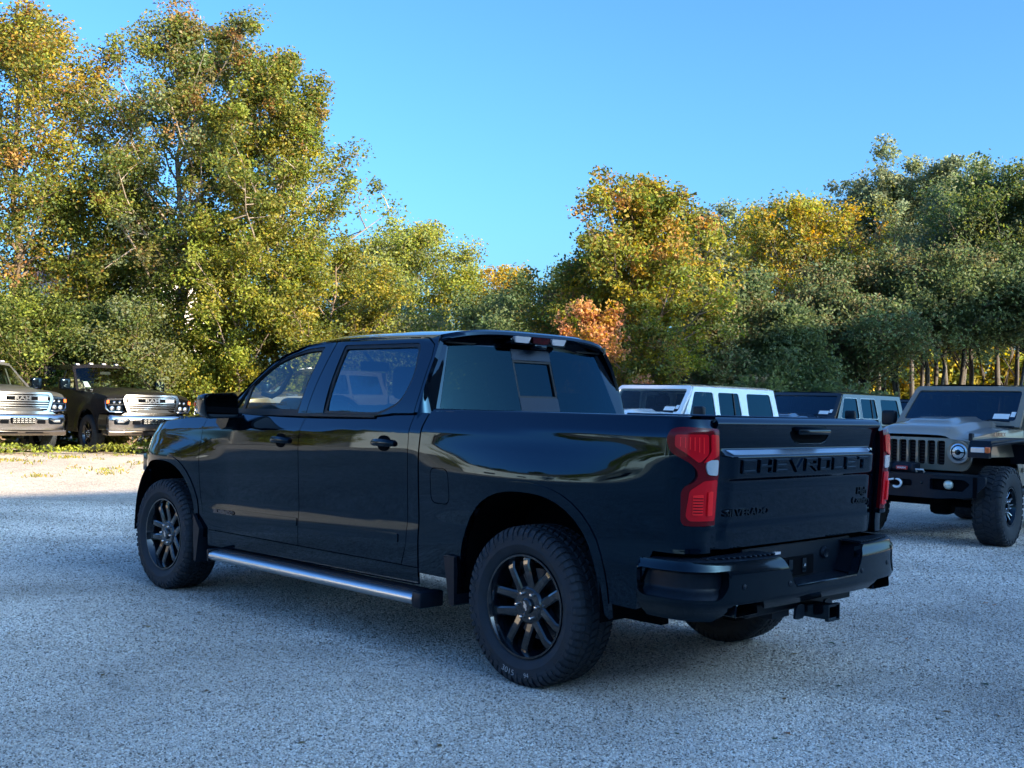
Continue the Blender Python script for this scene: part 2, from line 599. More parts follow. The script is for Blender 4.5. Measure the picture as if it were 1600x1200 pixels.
def view_pt(depth, u):   # ground point at a depth along the view, u in photo pixels
    p = CAM_C + (CAM_F + CAM_R * ((u - 800) / 1746.8)) * depth
    return (p.x, p.y, 0.001)
for nm, d0, d1, dens, lo, hi in (('gravel', 3.6, 6.2, 11500, 0.0038, 0.0072), ('gravel', 6.2, 9.5, 6500, 0.0048, 0.0084), ('gravel', 9.5, 15.0, 2200, 0.008, 0.012)):
    mb = MB().add([view_pt(d0, -350), view_pt(d0, 1950), view_pt(d1, 1750), view_pt(d1, -150)], [(0, 1, 2, 3)])
    o = build(nm, mb, STONE)
    tag(o, label='loose pale grey crushed stone covering the yard round the pickup' if d0 < 4 else ('pale grey crushed stone further out round and under the pickup' if d0 < 7 else 'small pale stones of the yard beyond the pickup'), cat='gravel', kind='stuff')
    md = o.modifiers.new('stones', 'NODES')
    md.node_group = scatter_group('stones', dens, lo, hi, int(d0 * 10), STONE)

# ------------------------------------------------------------------ foliage
def leaf_material(name, sat=1.0):
    m = bpy.data.materials.new(name)
    m.use_nodes = True
    nt = m.node_tree; N = nt.nodes; L = nt.links
    N.clear()
    out = N.new('ShaderNodeOutputMaterial')
    at = N.new('ShaderNodeAttribute'); at.attribute_name = 'leafcol'
    d = N.new('ShaderNodeBsdfPrincipled'); d.inputs['Roughness'].default_value = 0.55; d.inputs['Specular IOR Level'].default_value = 0.35
    t = N.new('ShaderNodeBsdfTranslucent')
    mx = N.new('ShaderNodeMixShader'); mx.inputs[0].default_value = 0.48
    hs = N.new('ShaderNodeHueSaturation'); hs.inputs['Value'].default_value = 1.5; hs.inputs['Saturation'].default_value = 1.1
    L.new(at.outputs['Color'], d.inputs['Base Color']); L.new(at.outputs['Color'], hs.inputs['Color']); L.new(hs.outputs[0], t.inputs[0])
    L.new(d.outputs[0], mx.inputs[1]); L.new(t.outputs[0], mx.inputs[2]); L.new(mx.outputs[0], out.inputs[0])
    return m
LEAF = leaf_material('leaf')
M['bark_brown'] = principled('bark_brown', (0.16, 0.115, 0.08), 0.9, noise=(9, 0.4), bump=(30, 0.8, 0.01))
M['bark_pale'] = principled('bark_pale', (0.24, 0.195, 0.155), 0.85, noise=(7, 0.35), bump=(30, 0.6, 0.01))
M['bark_dark'] = principled('bark_dark', (0.06, 0.05, 0.042), 0.9, noise=(9, 0.4), bump=(30, 0.8, 0.01))

def leaf_mesh(name, centers, size, cols, r, droop=0.3, aspect=0.62):
    """one mesh of folded four-cornered leaves; centers (n,3), size (n,), cols (n,3)"""
    n = len(centers)
    a = r.normal(size=(n, 3)); a[:, 2] = a[:, 2] * 0.6 - droop
    a /= np.linalg.norm(a, axis=1)[:, None]
    b = r.normal(size=(n, 3)); b -= (b * a).sum(1)[:, None] * a
    b /= np.linalg.norm(b, axis=1)[:, None]
    nn = np.cross(a, b)
    s = size[:, None]
    fold = r.uniform(0.05, 0.3, size=(n, 1))
    v0 = centers - a * s * 0.5
    v2 = centers + a * s * 0.5
    v1 = centers + b * s * aspect * 0.5 + nn * s * fold - a * s * 0.08
    v3 = centers - b * s * aspect * 0.5 + nn * s * fold - a * s * 0.08
    co = np.stack([v0, v1, v2, v3], 1).reshape(-1, 3)
    me = bpy.data.meshes.new(name)
    me.vertices.add(4 * n)
    me.vertices.foreach_set('co', co.astype(np.float32).ravel())
    idx = np.arange(n)[:, None] * 4
    tri = np.concatenate([idx + 0, idx + 1, idx + 2, idx + 0, idx + 2, idx + 3], 1).reshape(-1)
    me.loops.add(6 * n)
    me.loops.foreach_set('vertex_index', tri.astype(np.int32))
    me.polygons.add(2 * n)
    me.polygons.foreach_set('loop_start', (np.arange(2 * n) * 3).astype(np.int32))
    me.update(calc_edges=True)
    ca = me.color_attributes.new('leafcol', 'FLOAT_COLOR', 'POINT')
    cc = np.ones((n, 4, 4), np.float32); cc[:, :, :3] = cols[:, None, :]
    ca.data.foreach_set('color', cc.ravel())
    me.materials.append(LEAF)
    return me

def pick_cols(r, n, palette, z01, jit=0.22):
    """palette: list of (rgb, weight_low, weight_high); weight blends with height 0..1"""
    w = np.array([[p[1], p[2]] for p in palette], float)
    ww = w[None, :, 0] * (1 - z01[:, None]) + w[None, :, 1] * z01[:, None]
    ww /= ww.sum(1)[:, None]
    cum = ww.cumsum(1)
    k = (r.random(n)[:, None] > cum).sum(1).clip(0, len(palette) - 1)
    c = np.array([p[0] for p in palette])[k]
    return (c * r.uniform(1 - jit, 1 + jit, size=(n, 1)) * r.uniform(0.93, 1.07, size=(n, 3))).clip(0.004, 0.9)

def tree_mesh(seed, H, base, R, shape, n_limb, n_leaf, leaf, palette, lean=(0, 0), trunk_r=0.13, up=0.7, cl_sigma=0.22, sub=6, gap=0.0, wild=0.18, forks=1, droop=0.3):
    """returns (trunk mesh data MB, leaf mesh). shape(t) -> relative radius at relative height t of the crown"""
    r = np.random.default_rng(seed)
    wood = MB()
    pts = []
    k = 9
    wob = r.normal(size=(k + 1, 2)) * 0.02 * H
    wob[0] = 0
    for i in range(k + 1):
        t = i / k
        pts.append(np.array([lean[0] * t * t + wob[i, 0] * t, lean[1] * t * t + wob[i, 1] * t, H * t * 0.97]))
    def on_trunk(t):
        f = t * k; i = min(int(f), k - 1); f -= i
        return pts[i] * (1 - f) + pts[i + 1] * f
    w = tube([tuple(p) for p in pts], [trunk_r * (1 - 0.93 * (i / k)) * (1.25 if i == 0 else 1) for i in range(k + 1)], 7)
    wood.add(w.v, w.f)
    anchors = []; awt = []
    for i in range(n_limb):
        t = base + (1 - base) * ((i + 0.5) / n_limb) ** 0.9 * 0.99
        tc = (t - base) / (1 - base)
        az = i * 2.399963 + r.normal() * 0.35
        L = R * shape(tc) * r.uniform(1 - wild, 1 + wild * 1.2)
        if L < 0.12: L = 0.12
        p0 = on_trunk(max(t - 0.06 - 0.10 * (L / R), base * 0.75))
        target = on_trunk(min(t, 1.0)) + np.array([math.cos(az) * L, math.sin(az) * L, L * up * r.uniform(0.4, 1.0) - 0.15 * L])
        target[2] = min(target[2], H * 1.02)
        mid = (p0 + target) / 2 + np.array([0, 0, -0.06 * L]) + r.normal(size=3) * 0.06 * L
        q1 = (p0 * 2 + mid) / 3; 
        path = [p0, (p0 + mid) / 2 + r.normal(size=3) * 0.02 * L, mid, (mid + target) / 2 + r.normal(size=3) * 0.04 * L, target]
        r0 = trunk_r * (1 - 0.9 * t) * 0.55 + 0.008
        w = tube([tuple(p) for p in path], [r0, r0 * .8, r0 * .6, r0 * .4, 0.006], 5, cap=False)
        wood.add(w.v, w.f)
        anchors.append(target); awt.append(1.0)
        for j in range(sub):
            f = r.uniform(0.3, 1.0)
            s_ = f * 4; ii = min(int(s_), 3); s_ -= ii
            q = path[ii] * (1 - s_) + path[ii + 1] * s_
            dirn = r.normal(size=3); dirn[2] = dirn[2] * 0.7 + 0.25
            dirn += (target - p0) / (np.linalg.norm(target - p0) + 1e-6) * 0.6
            dirn /= np.linalg.norm(dirn)
            ln = L * r.uniform(0.18, 0.42) * (1.15 - 0.4 * f) + 0.12
            e = q + dirn * ln
            if e[2] > H * 1.04: e[2] = H * 1.04
            w = tube([tuple(q), tuple((q + e) / 2 + r.normal(size=3) * 0.04 * ln), tuple(e)], [r0 * 0.35 + 0.004, r0 * 0.2 + 0.004, 0.003], 3, cap=False)
            wood.add(w.v, w.f)
            anchors.append(e); awt.append(r.uniform(0.4, 1.6))
            anchors.append((q + e) / 2); awt.append(r.uniform(0.2, 0.9))
    A = np.array(anchors); W = np.array(awt)
    if gap > 0: W[r.random(len(W)) < gap] *= 0.08
    W /= W.sum()
    ci = r.choice(len(A), size=n_leaf, p=W)
    sg = cl_sigma * r.uniform(0.6, 1.35, size=len(A))
    off = r.normal(size=(n_leaf, 3)); off /= np.linalg.norm(off, axis=1)[:, None]
    off *= (r.random(n_leaf) ** 0.45)[:, None] * 1.7
    off[:, 2] *= 0.75
    C = A[ci] + off * sg[ci][:, None]
    z01 = ((C[:, 2] - base * H) / (H * (1 - base))).clip(0, 1)
    # colour by clump plus leaf
    zc_ = ((A[:, 2] - base * H) / (H * (1 - base))).clip(0, 1)
    clump = pick_cols(r, len(A), palette, zc_, 0.18)
    lc = pick_cols(r, n_leaf, palette, z01, 0.3)
    cols = clump[ci] * 0.5 + lc * 0.5
    size = leaf * r.uniform(0.65, 1.35, size=n_leaf)
    # keep leaves above ground
    C[:, 2] = np.maximum(C[:, 2], 0.05)
    return wood, leaf_mesh('crown', C, size, cols, r, droop=droop)

def plant_tree(name, label, cat, x, y, spec, bark, group=None, rz=0.0, scale=1.0):
    t = thing(name, label, cat, (x, y, ground_h(x, y) - 0.03), rz, group)
    wood, lm = spec if isinstance(spec, tuple) else spec()
    if isinstance(wood, MB):
        build('trunk', wood, M[bark], t, smooth=True)
    else:
        link('trunk', wood, t)
    link('crown', lm, t)
    t.scale = (scale, scale, scale)
    return t

G = {'olive': (0.115, 0.115, 0.022), 'green': (0.065, 0.095, 0.022), 'dark': (0.030, 0.050, 0.018), 'yellow': (0.36, 0.27, 0.03), 'lime': (0.20, 0.23, 0.035),
     'gold': (0.42, 0.24, 0.025), 'orange': (0.42, 0.15, 0.04), 'rust': (0.26, 0.11, 0.045), 'pink': (0.42, 0.17, 0.10), 'grey': (0.12, 0.14, 0.085), 'silver': (0.16, 0.185, 0.10), 'brown': (0.13, 0.085, 0.04)}
for _k in G: G[_k] = tuple(c * (1.45 if _k not in ('orange', 'gold', 'pink', 'yellow') else 1.1) for c in G[_k])
G['peach'] = (0.52, 0.30, 0.14); G['shade'] = (0.09, 0.135, 0.065); G['shade2'] = (0.14, 0.17, 0.06); G['shade3'] = (0.20, 0.14, 0.07)  # shade tones: leaf colours lifted to brighten trees standing in shadow
def pal(**k): return [(G[n], *(w if isinstance(w, tuple) else (w, w))) for n, w in k.items()]
def cone(t): return 0.25 + 0.75 * math.sin(math.pi * min(1, (0.30 + 0.70 * t))) ** 0.8 * (1.0 if t < 0.97 else 0.4)
def oval(t): return max(0.12, math.sqrt(max(0.0, 1 - (2 * t * 0.98 - 0.95) ** 2)))
def column(t): return 0.65 + 0.35 * math.sin(math.pi * t) if t < 0.85 else 0.65 * (1 - (t - 0.85) / 0.2)
def broad(t): return max(0.2, (1 - t ** 2.2)) * (0.75 + 0.25 * min(1, t * 4))
def bushy(t): return max(0.3, math.sqrt(max(0, 1 - t ** 2)))

def pos(u, depth):
    p = CAM_C + (CAM_F + CAM_R * ((u - 800) / 1746.8)) * depth
    return p.x, p.y
def top_z(u, v, depth):   # world height of a photo pixel at a depth
    return CAM_C.z + (CAM_F.z + CAM_R.z * (u - 800) / 1746.8 - CAM_U.z * (v - 600) / 1746.8) * depth

def T(name, label, cat, u, depth, vtop, base, R, shape, n_limb, n_leaf, leaf, palette, bark='bark_brown', seed=1, group=None, **kw):
    x, y = pos(u, depth)
    H = (top_z(u, vtop, depth) - ground_h(x, y) + 0.03) / 1.02
    sp = tree_mesh(seed, H, base, R, shape, n_limb, int(n_leaf * 1.22), leaf * 0.72, palette, **kw)
    return plant_tree(name, label, cat, x, y, sp, bark, group)

lit_l = 'tall trees in sun along the left edge of the yard'
T('tree', 'tall tree with green and gold leaves at the far left edge of the photo', 'tree', 15, 30.5, -15, 0.10, 2.7, column, 44, 62000, 0.135,
  pal(olive=(4, 4), green=(4, 2), dark=(1, .3), lime=(2, 1.5), yellow=(1.0, 1.6), gold=(.3, 1.1), orange=(0, .25), rust=(.1, .9), brown=(0, .6)), seed=11, sub=10, cl_sigma=0.36, trunk_r=0.17, group=lit_l)
T('tree', 'tallest olive green tree in full sun, its grey trunk straight, behind the black chrome-nosed pickup', 'tree', 283, 31.5, -12, 0.28, 2.85, cone, 46, 62000, 0.13,
  pal(olive=(4, 3), green=(3, 2), dark=(1, .5), lime=(1, .6), rust=(.1, 1.0), grey=(1, 1.5), brown=(.2, .6)), seed=22, sub=8, cl_sigma=0.26, trunk_r=0.16, bark='bark_pale', gap=0.10, group=lit_l)
T('tree', 'tall spreading olive tree with branches reaching right over the leaning pale trunk', 'tree', 430, 30, 45, 0.30, 2.55, broad, 40, 46000, 0.13,
  pal(olive=(4, 3), green=(2, 2), yellow=(1.0, .6), lime=(1.5, .8), rust=(.2, .5), dark=(.8, .6)), seed=33, sub=8, cl_sigma=0.25, trunk_r=0.14, bark='bark_pale', lean=(0.6, 0.1), gap=0.12, wild=0.35, group=lit_l)
T('tree', 'slim pale-trunked tree left of the leaning trunk, yellow green leaves', 'tree', 372, 29.0, 330, 0.30, 1.5, oval, 22, 15000, 0.12,
  pal(olive=3, lime=3, yellow=1.5, green=2), seed=34, sub=7, cl_sigma=0.22, trunk_r=0.085, bark='bark_pale', gap=0.1, group=lit_l)
T('tree', 'young tree of yellow green leaves at the right end of the left tree row', 'tree', 520, 29, 370, 0.12, 1.7, oval, 26, 22000, 0.12,
  pal(olive=3, lime=2.5, yellow=2, green=1.5, grey=1), seed=35, sub=7, cl_sigma=0.25, trunk_r=0.08, gap=0.08, group=lit_l)
T('tree', 'green tree filling the gap between the gold leaved tree and the tallest tree', 'tree', 150, 32.5, 275, 0.08, 2.3, column, 34, 38000, 0.14,
  pal(olive=3.5, green=3, lime=1.5, grey=1), seed=36, sub=7, cl_sigma=0.3, trunk_r=0.1, group=lit_l)
# bushes along the foot of the left trees
bl = 'leafy bushes behind the parked pickups'
for i, (u, d, vt, R, pl_, lab) in enumerate((
    (-60, 28, 470, 1.7, pal(olive=3, green=3, dark=1), 'green bush at the far left edge behind the grey pickup'),
    (40, 27.5, 455, 1.5, pal(olive=3, green=3, lime=1, dark=1), 'olive bush right behind the grey chrome-nosed pickup'),
    (128, 28.5, 480, 1.4, pal(dark=3, green=2, olive=1), 'dark bush in the gap between the two chrome-nosed pickups'),
    (205, 28, 465, 1.2, pal(olive=2, grey=2, green=2), 'grey green bush behind the roof of the black pickup'),
    (335, 29.5, 470, 1.05, pal(lime=4, yellow=2, olive=1, green=1), 'bright yellow green bush beside the black pickup'),
    (300, 29.0, 555, 0.9, pal(lime=3, green=2, olive=2), 'low lime green bush at the foot of the bright bush'),
    (455, 29.5, 470, 1.3, pal(olive=3, lime=1.5, green=2, grey=1), 'olive bush beyond the windshield of the black crew cab'),
    (555, 30, 470, 1.4, pal(grey=3, olive=2, lime=1), 'pale grey green bush above the cab roof'),
    (640, 31, 480, 1.3, pal(grey=2, olive=2, lime=1.5), 'soft olive bush right of the cab roof middle'))):
    T('bush', lab, 'bush', u, d, vt, 0.02, R, bushy, 22, 15000 if R > 1.0 else 9000, 0.115, pl_, seed=50 + i, sub=6, cl_sigma=0.26, trunk_r=0.05, up=0.9, group=bl)
# middle distance: pale willows
mg = 'pale trees in the middle distance'
T('tree', 'feathery pale green tree in the middle distance with an airy crown', 'tree', 655, 52, 342, 0.06, 3.0, oval, 34, 26000, 0.19, pal(lime=3, olive=2.5, grey=2, yellow=.8), seed=61, sub=7, cl_sigma=0.42, trunk_r=0.14, gap=0.15, group=mg)
T('tree', 'pale tree beyond the row, just right of the long olive branches', 'tree', 585, 50, 365, 0.06, 2.6, oval, 28, 20000, 0.19, pal(lime=2, olive=3, grey=2, green=1), seed=62, sub=7, cl_sigma=0.4, trunk_r=0.13, gap=0.1, group=mg)
T('tree', 'short rounded lime green tree right of the feathery one', 'tree', 722, 50, 415, 0.05, 1.9, oval, 24, 15000, 0.18, pal(lime=3, olive=2, green=1, yellow=1), seed=63, sub=7, cl_sigma=0.36, trunk_r=0.12, group=mg)
T('tree', 'small tree with a bright yellow top against the sky', 'tree', 792, 44, 405, 0.05, 1.35, oval, 22, 12000, 0.16, pal(yellow=(.3, 4), gold=(.1, 2), olive=(2, .6), dark=(2, 0)), seed=64, sub=7, cl_sigma=0.3, trunk_r=0.1, group=mg)
# middle: maple and its neighbours
T('maple_tree', 'rounded maple with lit gold green leaves and a spiky top, above the orange bush', 'tree', 1000, 27.5, 272, 0.36, 1.95, broad, 40, 34000, 0.14,
  pal(olive=(3.5, 3), lime=(2.5, 1.2), yellow=(1.4, .8), green=(2, 1.5), gold=(.2, .4), rust=(.1, .9), orange=(0, .15)), seed=71, sub=9, cl_sigma=0.21, trunk_r=0.12, wild=0.38, gap=0.12, up=0.9, bark='bark_brown')
T('tree', 'olive tree leaning on the left side of the rounded maple', 'tree', 905, 29, 385, 0.10, 1.35, oval, 24, 17000, 0.135, pal(olive=3, green=2, yellow=(0.2, 1.5), dark=1, rust=(0, .8)), seed=72, sub=7, cl_sigma=0.26, trunk_r=0.09)
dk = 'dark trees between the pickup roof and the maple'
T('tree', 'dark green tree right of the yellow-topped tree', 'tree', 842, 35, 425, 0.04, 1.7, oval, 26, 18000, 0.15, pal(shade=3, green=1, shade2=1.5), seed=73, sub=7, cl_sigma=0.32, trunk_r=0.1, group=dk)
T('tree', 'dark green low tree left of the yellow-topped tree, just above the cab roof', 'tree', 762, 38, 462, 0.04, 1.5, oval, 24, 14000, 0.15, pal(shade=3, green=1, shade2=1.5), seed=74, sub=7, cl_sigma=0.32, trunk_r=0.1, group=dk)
T('bush', 'orange and pink leaved bush glowing in the sun behind the cab corner', 'bush', 921, 24, 474, 0.05, 0.80, bushy, 20, 11000, 0.11, pal(orange=1.2, pink=(2, 2.0), gold=1.4, peach=4, yellow=1.2, rust=.3), seed=75, sub=8, cl_sigma=0.14, trunk_r=0.04, up=1.1, wild=0.6, gap=0.25)
T('bush', 'gold and olive bush under the maple, partly in shade', 'bush', 1020, 25, 500, 0.05, 0.85, bushy, 20, 10000, 0.115, pal(olive=2, yellow=1.2, green=1.5, rust=.5, brown=.5), seed=76, sub=6, cl_sigma=0.19, trunk_r=0.04, up=0.9)
# right-hand wood, mostly in shade
rg = 'trees of the shaded wood on the right'
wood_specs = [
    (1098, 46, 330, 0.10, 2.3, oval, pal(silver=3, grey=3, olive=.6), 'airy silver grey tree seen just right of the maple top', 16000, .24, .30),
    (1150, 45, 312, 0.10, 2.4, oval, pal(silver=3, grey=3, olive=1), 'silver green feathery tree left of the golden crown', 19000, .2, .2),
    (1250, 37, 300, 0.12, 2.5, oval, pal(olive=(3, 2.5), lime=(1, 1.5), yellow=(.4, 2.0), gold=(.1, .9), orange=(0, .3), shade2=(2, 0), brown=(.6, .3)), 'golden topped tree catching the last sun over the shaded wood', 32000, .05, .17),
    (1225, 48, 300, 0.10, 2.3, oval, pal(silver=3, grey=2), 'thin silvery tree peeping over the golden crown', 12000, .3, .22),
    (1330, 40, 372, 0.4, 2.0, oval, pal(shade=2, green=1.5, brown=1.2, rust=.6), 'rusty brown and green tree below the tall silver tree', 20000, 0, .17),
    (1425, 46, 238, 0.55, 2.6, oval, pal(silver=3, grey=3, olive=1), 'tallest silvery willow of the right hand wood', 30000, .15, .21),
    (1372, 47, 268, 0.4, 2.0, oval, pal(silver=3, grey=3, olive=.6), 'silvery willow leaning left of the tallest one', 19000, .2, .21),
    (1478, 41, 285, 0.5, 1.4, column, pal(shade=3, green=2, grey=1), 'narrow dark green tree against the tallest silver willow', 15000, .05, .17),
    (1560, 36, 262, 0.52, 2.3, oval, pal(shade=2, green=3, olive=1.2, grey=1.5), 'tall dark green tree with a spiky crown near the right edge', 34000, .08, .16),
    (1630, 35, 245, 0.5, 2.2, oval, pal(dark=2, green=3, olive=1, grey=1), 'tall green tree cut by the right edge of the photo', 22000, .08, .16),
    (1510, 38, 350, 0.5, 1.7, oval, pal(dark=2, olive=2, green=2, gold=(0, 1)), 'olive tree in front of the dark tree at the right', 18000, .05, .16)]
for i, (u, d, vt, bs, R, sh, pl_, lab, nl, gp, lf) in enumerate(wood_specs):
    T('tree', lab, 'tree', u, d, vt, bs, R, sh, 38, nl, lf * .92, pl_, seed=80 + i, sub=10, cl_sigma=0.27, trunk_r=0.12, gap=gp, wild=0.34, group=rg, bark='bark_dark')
# lower shaded layer with visible trunks
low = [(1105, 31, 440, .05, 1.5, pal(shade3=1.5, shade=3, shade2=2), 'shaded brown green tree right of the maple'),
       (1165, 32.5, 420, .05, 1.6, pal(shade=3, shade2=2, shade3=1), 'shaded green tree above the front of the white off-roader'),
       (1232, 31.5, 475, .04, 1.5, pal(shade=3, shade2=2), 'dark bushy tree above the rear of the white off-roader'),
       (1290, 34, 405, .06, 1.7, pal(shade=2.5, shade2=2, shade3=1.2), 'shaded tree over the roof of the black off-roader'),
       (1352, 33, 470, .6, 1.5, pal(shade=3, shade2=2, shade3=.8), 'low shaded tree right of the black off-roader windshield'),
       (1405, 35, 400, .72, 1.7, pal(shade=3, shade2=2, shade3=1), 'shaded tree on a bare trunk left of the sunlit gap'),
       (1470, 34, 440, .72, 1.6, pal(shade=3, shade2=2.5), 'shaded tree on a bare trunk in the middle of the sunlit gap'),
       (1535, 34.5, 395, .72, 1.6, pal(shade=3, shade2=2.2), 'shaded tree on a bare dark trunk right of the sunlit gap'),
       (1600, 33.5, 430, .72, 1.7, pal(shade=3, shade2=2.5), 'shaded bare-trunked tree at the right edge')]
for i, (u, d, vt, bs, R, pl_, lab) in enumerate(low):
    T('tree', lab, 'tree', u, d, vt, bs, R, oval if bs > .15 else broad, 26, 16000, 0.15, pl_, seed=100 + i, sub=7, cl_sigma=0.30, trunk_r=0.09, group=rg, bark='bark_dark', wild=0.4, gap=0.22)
# bare slim trunks standing in the shaded wood
tr = random.Random(5)
bare_lab = ['slim bare trunk just left of the olive off-roader mirror', 'slim bare trunk straight above the olive off-roader mirror', 'slim bare trunk above the left end of the olive off-roader roof', 'slim bare trunk a little right of the roof left end, farther back', 'slim bare trunk above the middle of the olive off-roader roof',
            'slim bare trunk right of the roof middle, farther back', 'slim bare trunk near the right edge above the windshield label', 'slim bare trunk last before the right edge of the photo', 'slim bare trunk above the rear of the black off-roader', 'thinnest bare trunk, farthest back above the left end of the olive roof']
for i, (u, d) in enumerate([(1385, 36), (1402, 35), (1447, 35.5), (1463, 37), (1502, 35), (1520, 36.5), (1568, 36), (1585, 35), (1340, 37), (1436, 38)]):
    x, y = pos(u, d)
    H = tr.uniform(6.0, 7.5)
    r_ = np.random.default_rng(200 + i)
    t = thing('tree', bare_lab[i], 'tree', (x, y, ground_h(x, y) - 0.05), 0, 'slim bare trunks in the right hand wood')
    p = [(r_.normal() * 0.05 * k, r_.normal() * 0.05 * k, H * k / 5) for k in range(6)]
    build('trunk', merge(tube(p, [0.09, 0.08, 0.07, 0.06, 0.04, 0.015], 6), tube([p[2], (p[2][0] + .5, p[2][1] + .3, p[2][2] + 1.0)], [0.03, 0.01], 4), tube([p[3], (p[3][0] - .4, p[3][1] + .5, p[3][2] + 1.1)], [0.03, 0.01], 4)), M['bark_dark'], t, smooth=True)
# undergrowth and far sunlit hedge seen through the gaps (reads as one mass)
def mass(name, label, pts, n, leaf, hfun, palette, seed, thick=2.5):
    r = np.random.default_rng(seed)
    P = np.array(pts, float)
    seg = np.linalg.norm(P[1:] - P[:-1], axis=1); cum = np.concatenate([[0], seg.cumsum()])
    s = r.random(n) * cum[-1]
    x = np.interp(s, cum, P[:, 0]); y = np.interp(s, cum, P[:, 1])
    # lumpy top
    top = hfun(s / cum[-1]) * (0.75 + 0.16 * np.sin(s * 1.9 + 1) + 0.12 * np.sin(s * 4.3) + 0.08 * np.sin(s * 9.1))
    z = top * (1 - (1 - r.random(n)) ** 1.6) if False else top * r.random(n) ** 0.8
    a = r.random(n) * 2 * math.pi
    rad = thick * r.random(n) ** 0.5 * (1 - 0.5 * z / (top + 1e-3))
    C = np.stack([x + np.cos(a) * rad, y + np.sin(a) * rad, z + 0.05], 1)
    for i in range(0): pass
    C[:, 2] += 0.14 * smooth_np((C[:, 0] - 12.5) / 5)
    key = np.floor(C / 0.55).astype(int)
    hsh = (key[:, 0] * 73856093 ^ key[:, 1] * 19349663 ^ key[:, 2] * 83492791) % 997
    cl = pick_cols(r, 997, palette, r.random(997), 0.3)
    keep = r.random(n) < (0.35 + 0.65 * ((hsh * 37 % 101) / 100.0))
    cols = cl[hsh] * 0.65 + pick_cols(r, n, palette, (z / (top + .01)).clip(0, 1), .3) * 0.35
    me = leaf_mesh(name, C[keep], (leaf * r.uniform(.6, 1.4, n))[keep], cols[keep], r)
    o = link(name, me)
    tag(o, label, 'undergrowth', kind='stuff')
    return o
def smooth_np(t):
    t = np.clip(t, 0, 1)
    return t * t * (3 - 2 * t)
def P2(*ud): return [pos(u, d) for u, d in ud]
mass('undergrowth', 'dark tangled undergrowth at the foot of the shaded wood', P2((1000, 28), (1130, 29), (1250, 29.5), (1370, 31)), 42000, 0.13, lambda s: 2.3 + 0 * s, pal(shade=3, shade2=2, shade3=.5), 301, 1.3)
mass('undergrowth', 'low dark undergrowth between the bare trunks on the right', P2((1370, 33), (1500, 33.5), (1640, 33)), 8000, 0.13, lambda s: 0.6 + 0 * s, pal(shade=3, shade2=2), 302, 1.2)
mass('distant_hedge', 'sunlit yellow green hedge far behind the bare trunks', P2((1250, 62), (1400, 60), (1550, 58), (1700, 56)), 30000, 0.32, lambda s: 6.2 + 0 * s, pal(lime=2, yellow=2.5, gold=1.2, olive=2, green=1), 303, 2.5)
mass('distant_hedge', 'band of dark and olive foliage far behind the middle trees', P2((560, 62), (700, 60), (850, 56), (1000, 52), (1250, 50)), 40000, 0.30, lambda s: 5.2 - 0.8 * s, pal(olive=2, green=2.5, dark=2, lime=.6), 304, 2.5)
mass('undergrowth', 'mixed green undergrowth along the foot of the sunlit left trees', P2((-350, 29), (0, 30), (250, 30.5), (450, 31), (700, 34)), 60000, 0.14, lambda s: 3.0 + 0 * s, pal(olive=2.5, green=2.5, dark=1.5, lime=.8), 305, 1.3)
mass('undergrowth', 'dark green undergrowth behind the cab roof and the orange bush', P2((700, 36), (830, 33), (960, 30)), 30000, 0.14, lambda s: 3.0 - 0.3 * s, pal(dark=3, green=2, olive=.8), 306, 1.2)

# grass and weeds at the edge of the left lot
def tufts(name, label, n, area, hgt, palette, seed, wdt=0.012):
    r = np.random.default_rng(seed)
    x = r.uniform(area[0], area[1], n); y = r.uniform(area[2], area[3], n)
    nz = np.sin(x * 2.1 + y * 1.3) + np.sin(y * 3.7 - x) + np.sin(x * 5.1 + y * 6.3) * .7
    keep = nz + r.normal(size=n) * 0.7 > area[4]
    x, y = x[keep], y[keep]; n = len(x)
    zz = 0.14 * smooth_np((x - 12.5) / 5)
    h = hgt * r.uniform(.4, 1.3, n); a = r.random(n) * 6.28; lx = r.normal(size=n) * .5 * h; ly = r.normal(size=n) * .5 * h
    v0 = np.stack([x - np.cos(a) * wdt, y - np.sin(a) * wdt, zz], 1); v1 = np.stack([x + np.cos(a) * wdt, y + np.sin(a) * wdt, zz], 1)
    v2 = np.stack([x + lx, y + ly, zz + h], 1); v3 = np.stack([x + lx * .45 - np.cos(a) * wdt, y + ly * .45 - np.sin(a) * wdt, zz + h * .55], 1)
    co = np.stack([v0, v1, v2, v3], 1).reshape(-1, 3)
    me = bpy.data.meshes.new(name)
    me.vertices.add(4 * n); me.vertices.foreach_set('co', co.astype(np.float32).ravel())
    me.loops.add(4 * n); me.loops.foreach_set('vertex_index', np.arange(4 * n, dtype=np.int32))
    me.polygons.add(n); me.polygons.foreach_set('loop_start', (np.arange(n) * 4).astype(np.int32))
    me.update(calc_edges=True)
    ca = me.color_attributes.new('leafcol', 'FLOAT_COLOR', 'POINT')
    cc = np.ones((n, 4, 4), np.float32); cc[:, :, :3] = pick_cols(r, n, palette, r.random(n), .3)[:, None, :]
    ca.data.foreach_set('color', cc.ravel())
    me.materials.append(LEAF)
    o = link(name, me)
    tag(o, label, 'grass', kind='stuff')
    return o
tufts('grass', 'sparse yellow green grass creeping over the sunlit gravel before the pickups', 15000, (14.5, 19.5, -12.0, 1.5, 1.3), 0.045, pal(lime=2, yellow=2, olive=2), 401)
tufts('grass', 'green grass under and beside the two chrome-nosed pickups', 20000, (20.4, 27.0, -16.0, 0.5, 0.7), 0.07, pal(green=2, olive=3, lime=1.5), 402)
mass('weeds', 'leafy green weeds growing at the tyres of the pickups', [(19.6, -10.5), (19.5, -8.0), (19.6, -6.0), (19.9, -3.0), (20.2, 0)], 3500, 0.07, lambda s: 0.22 + 0 * s, pal(lime=3, green=2, olive=1), 403, 0.45)
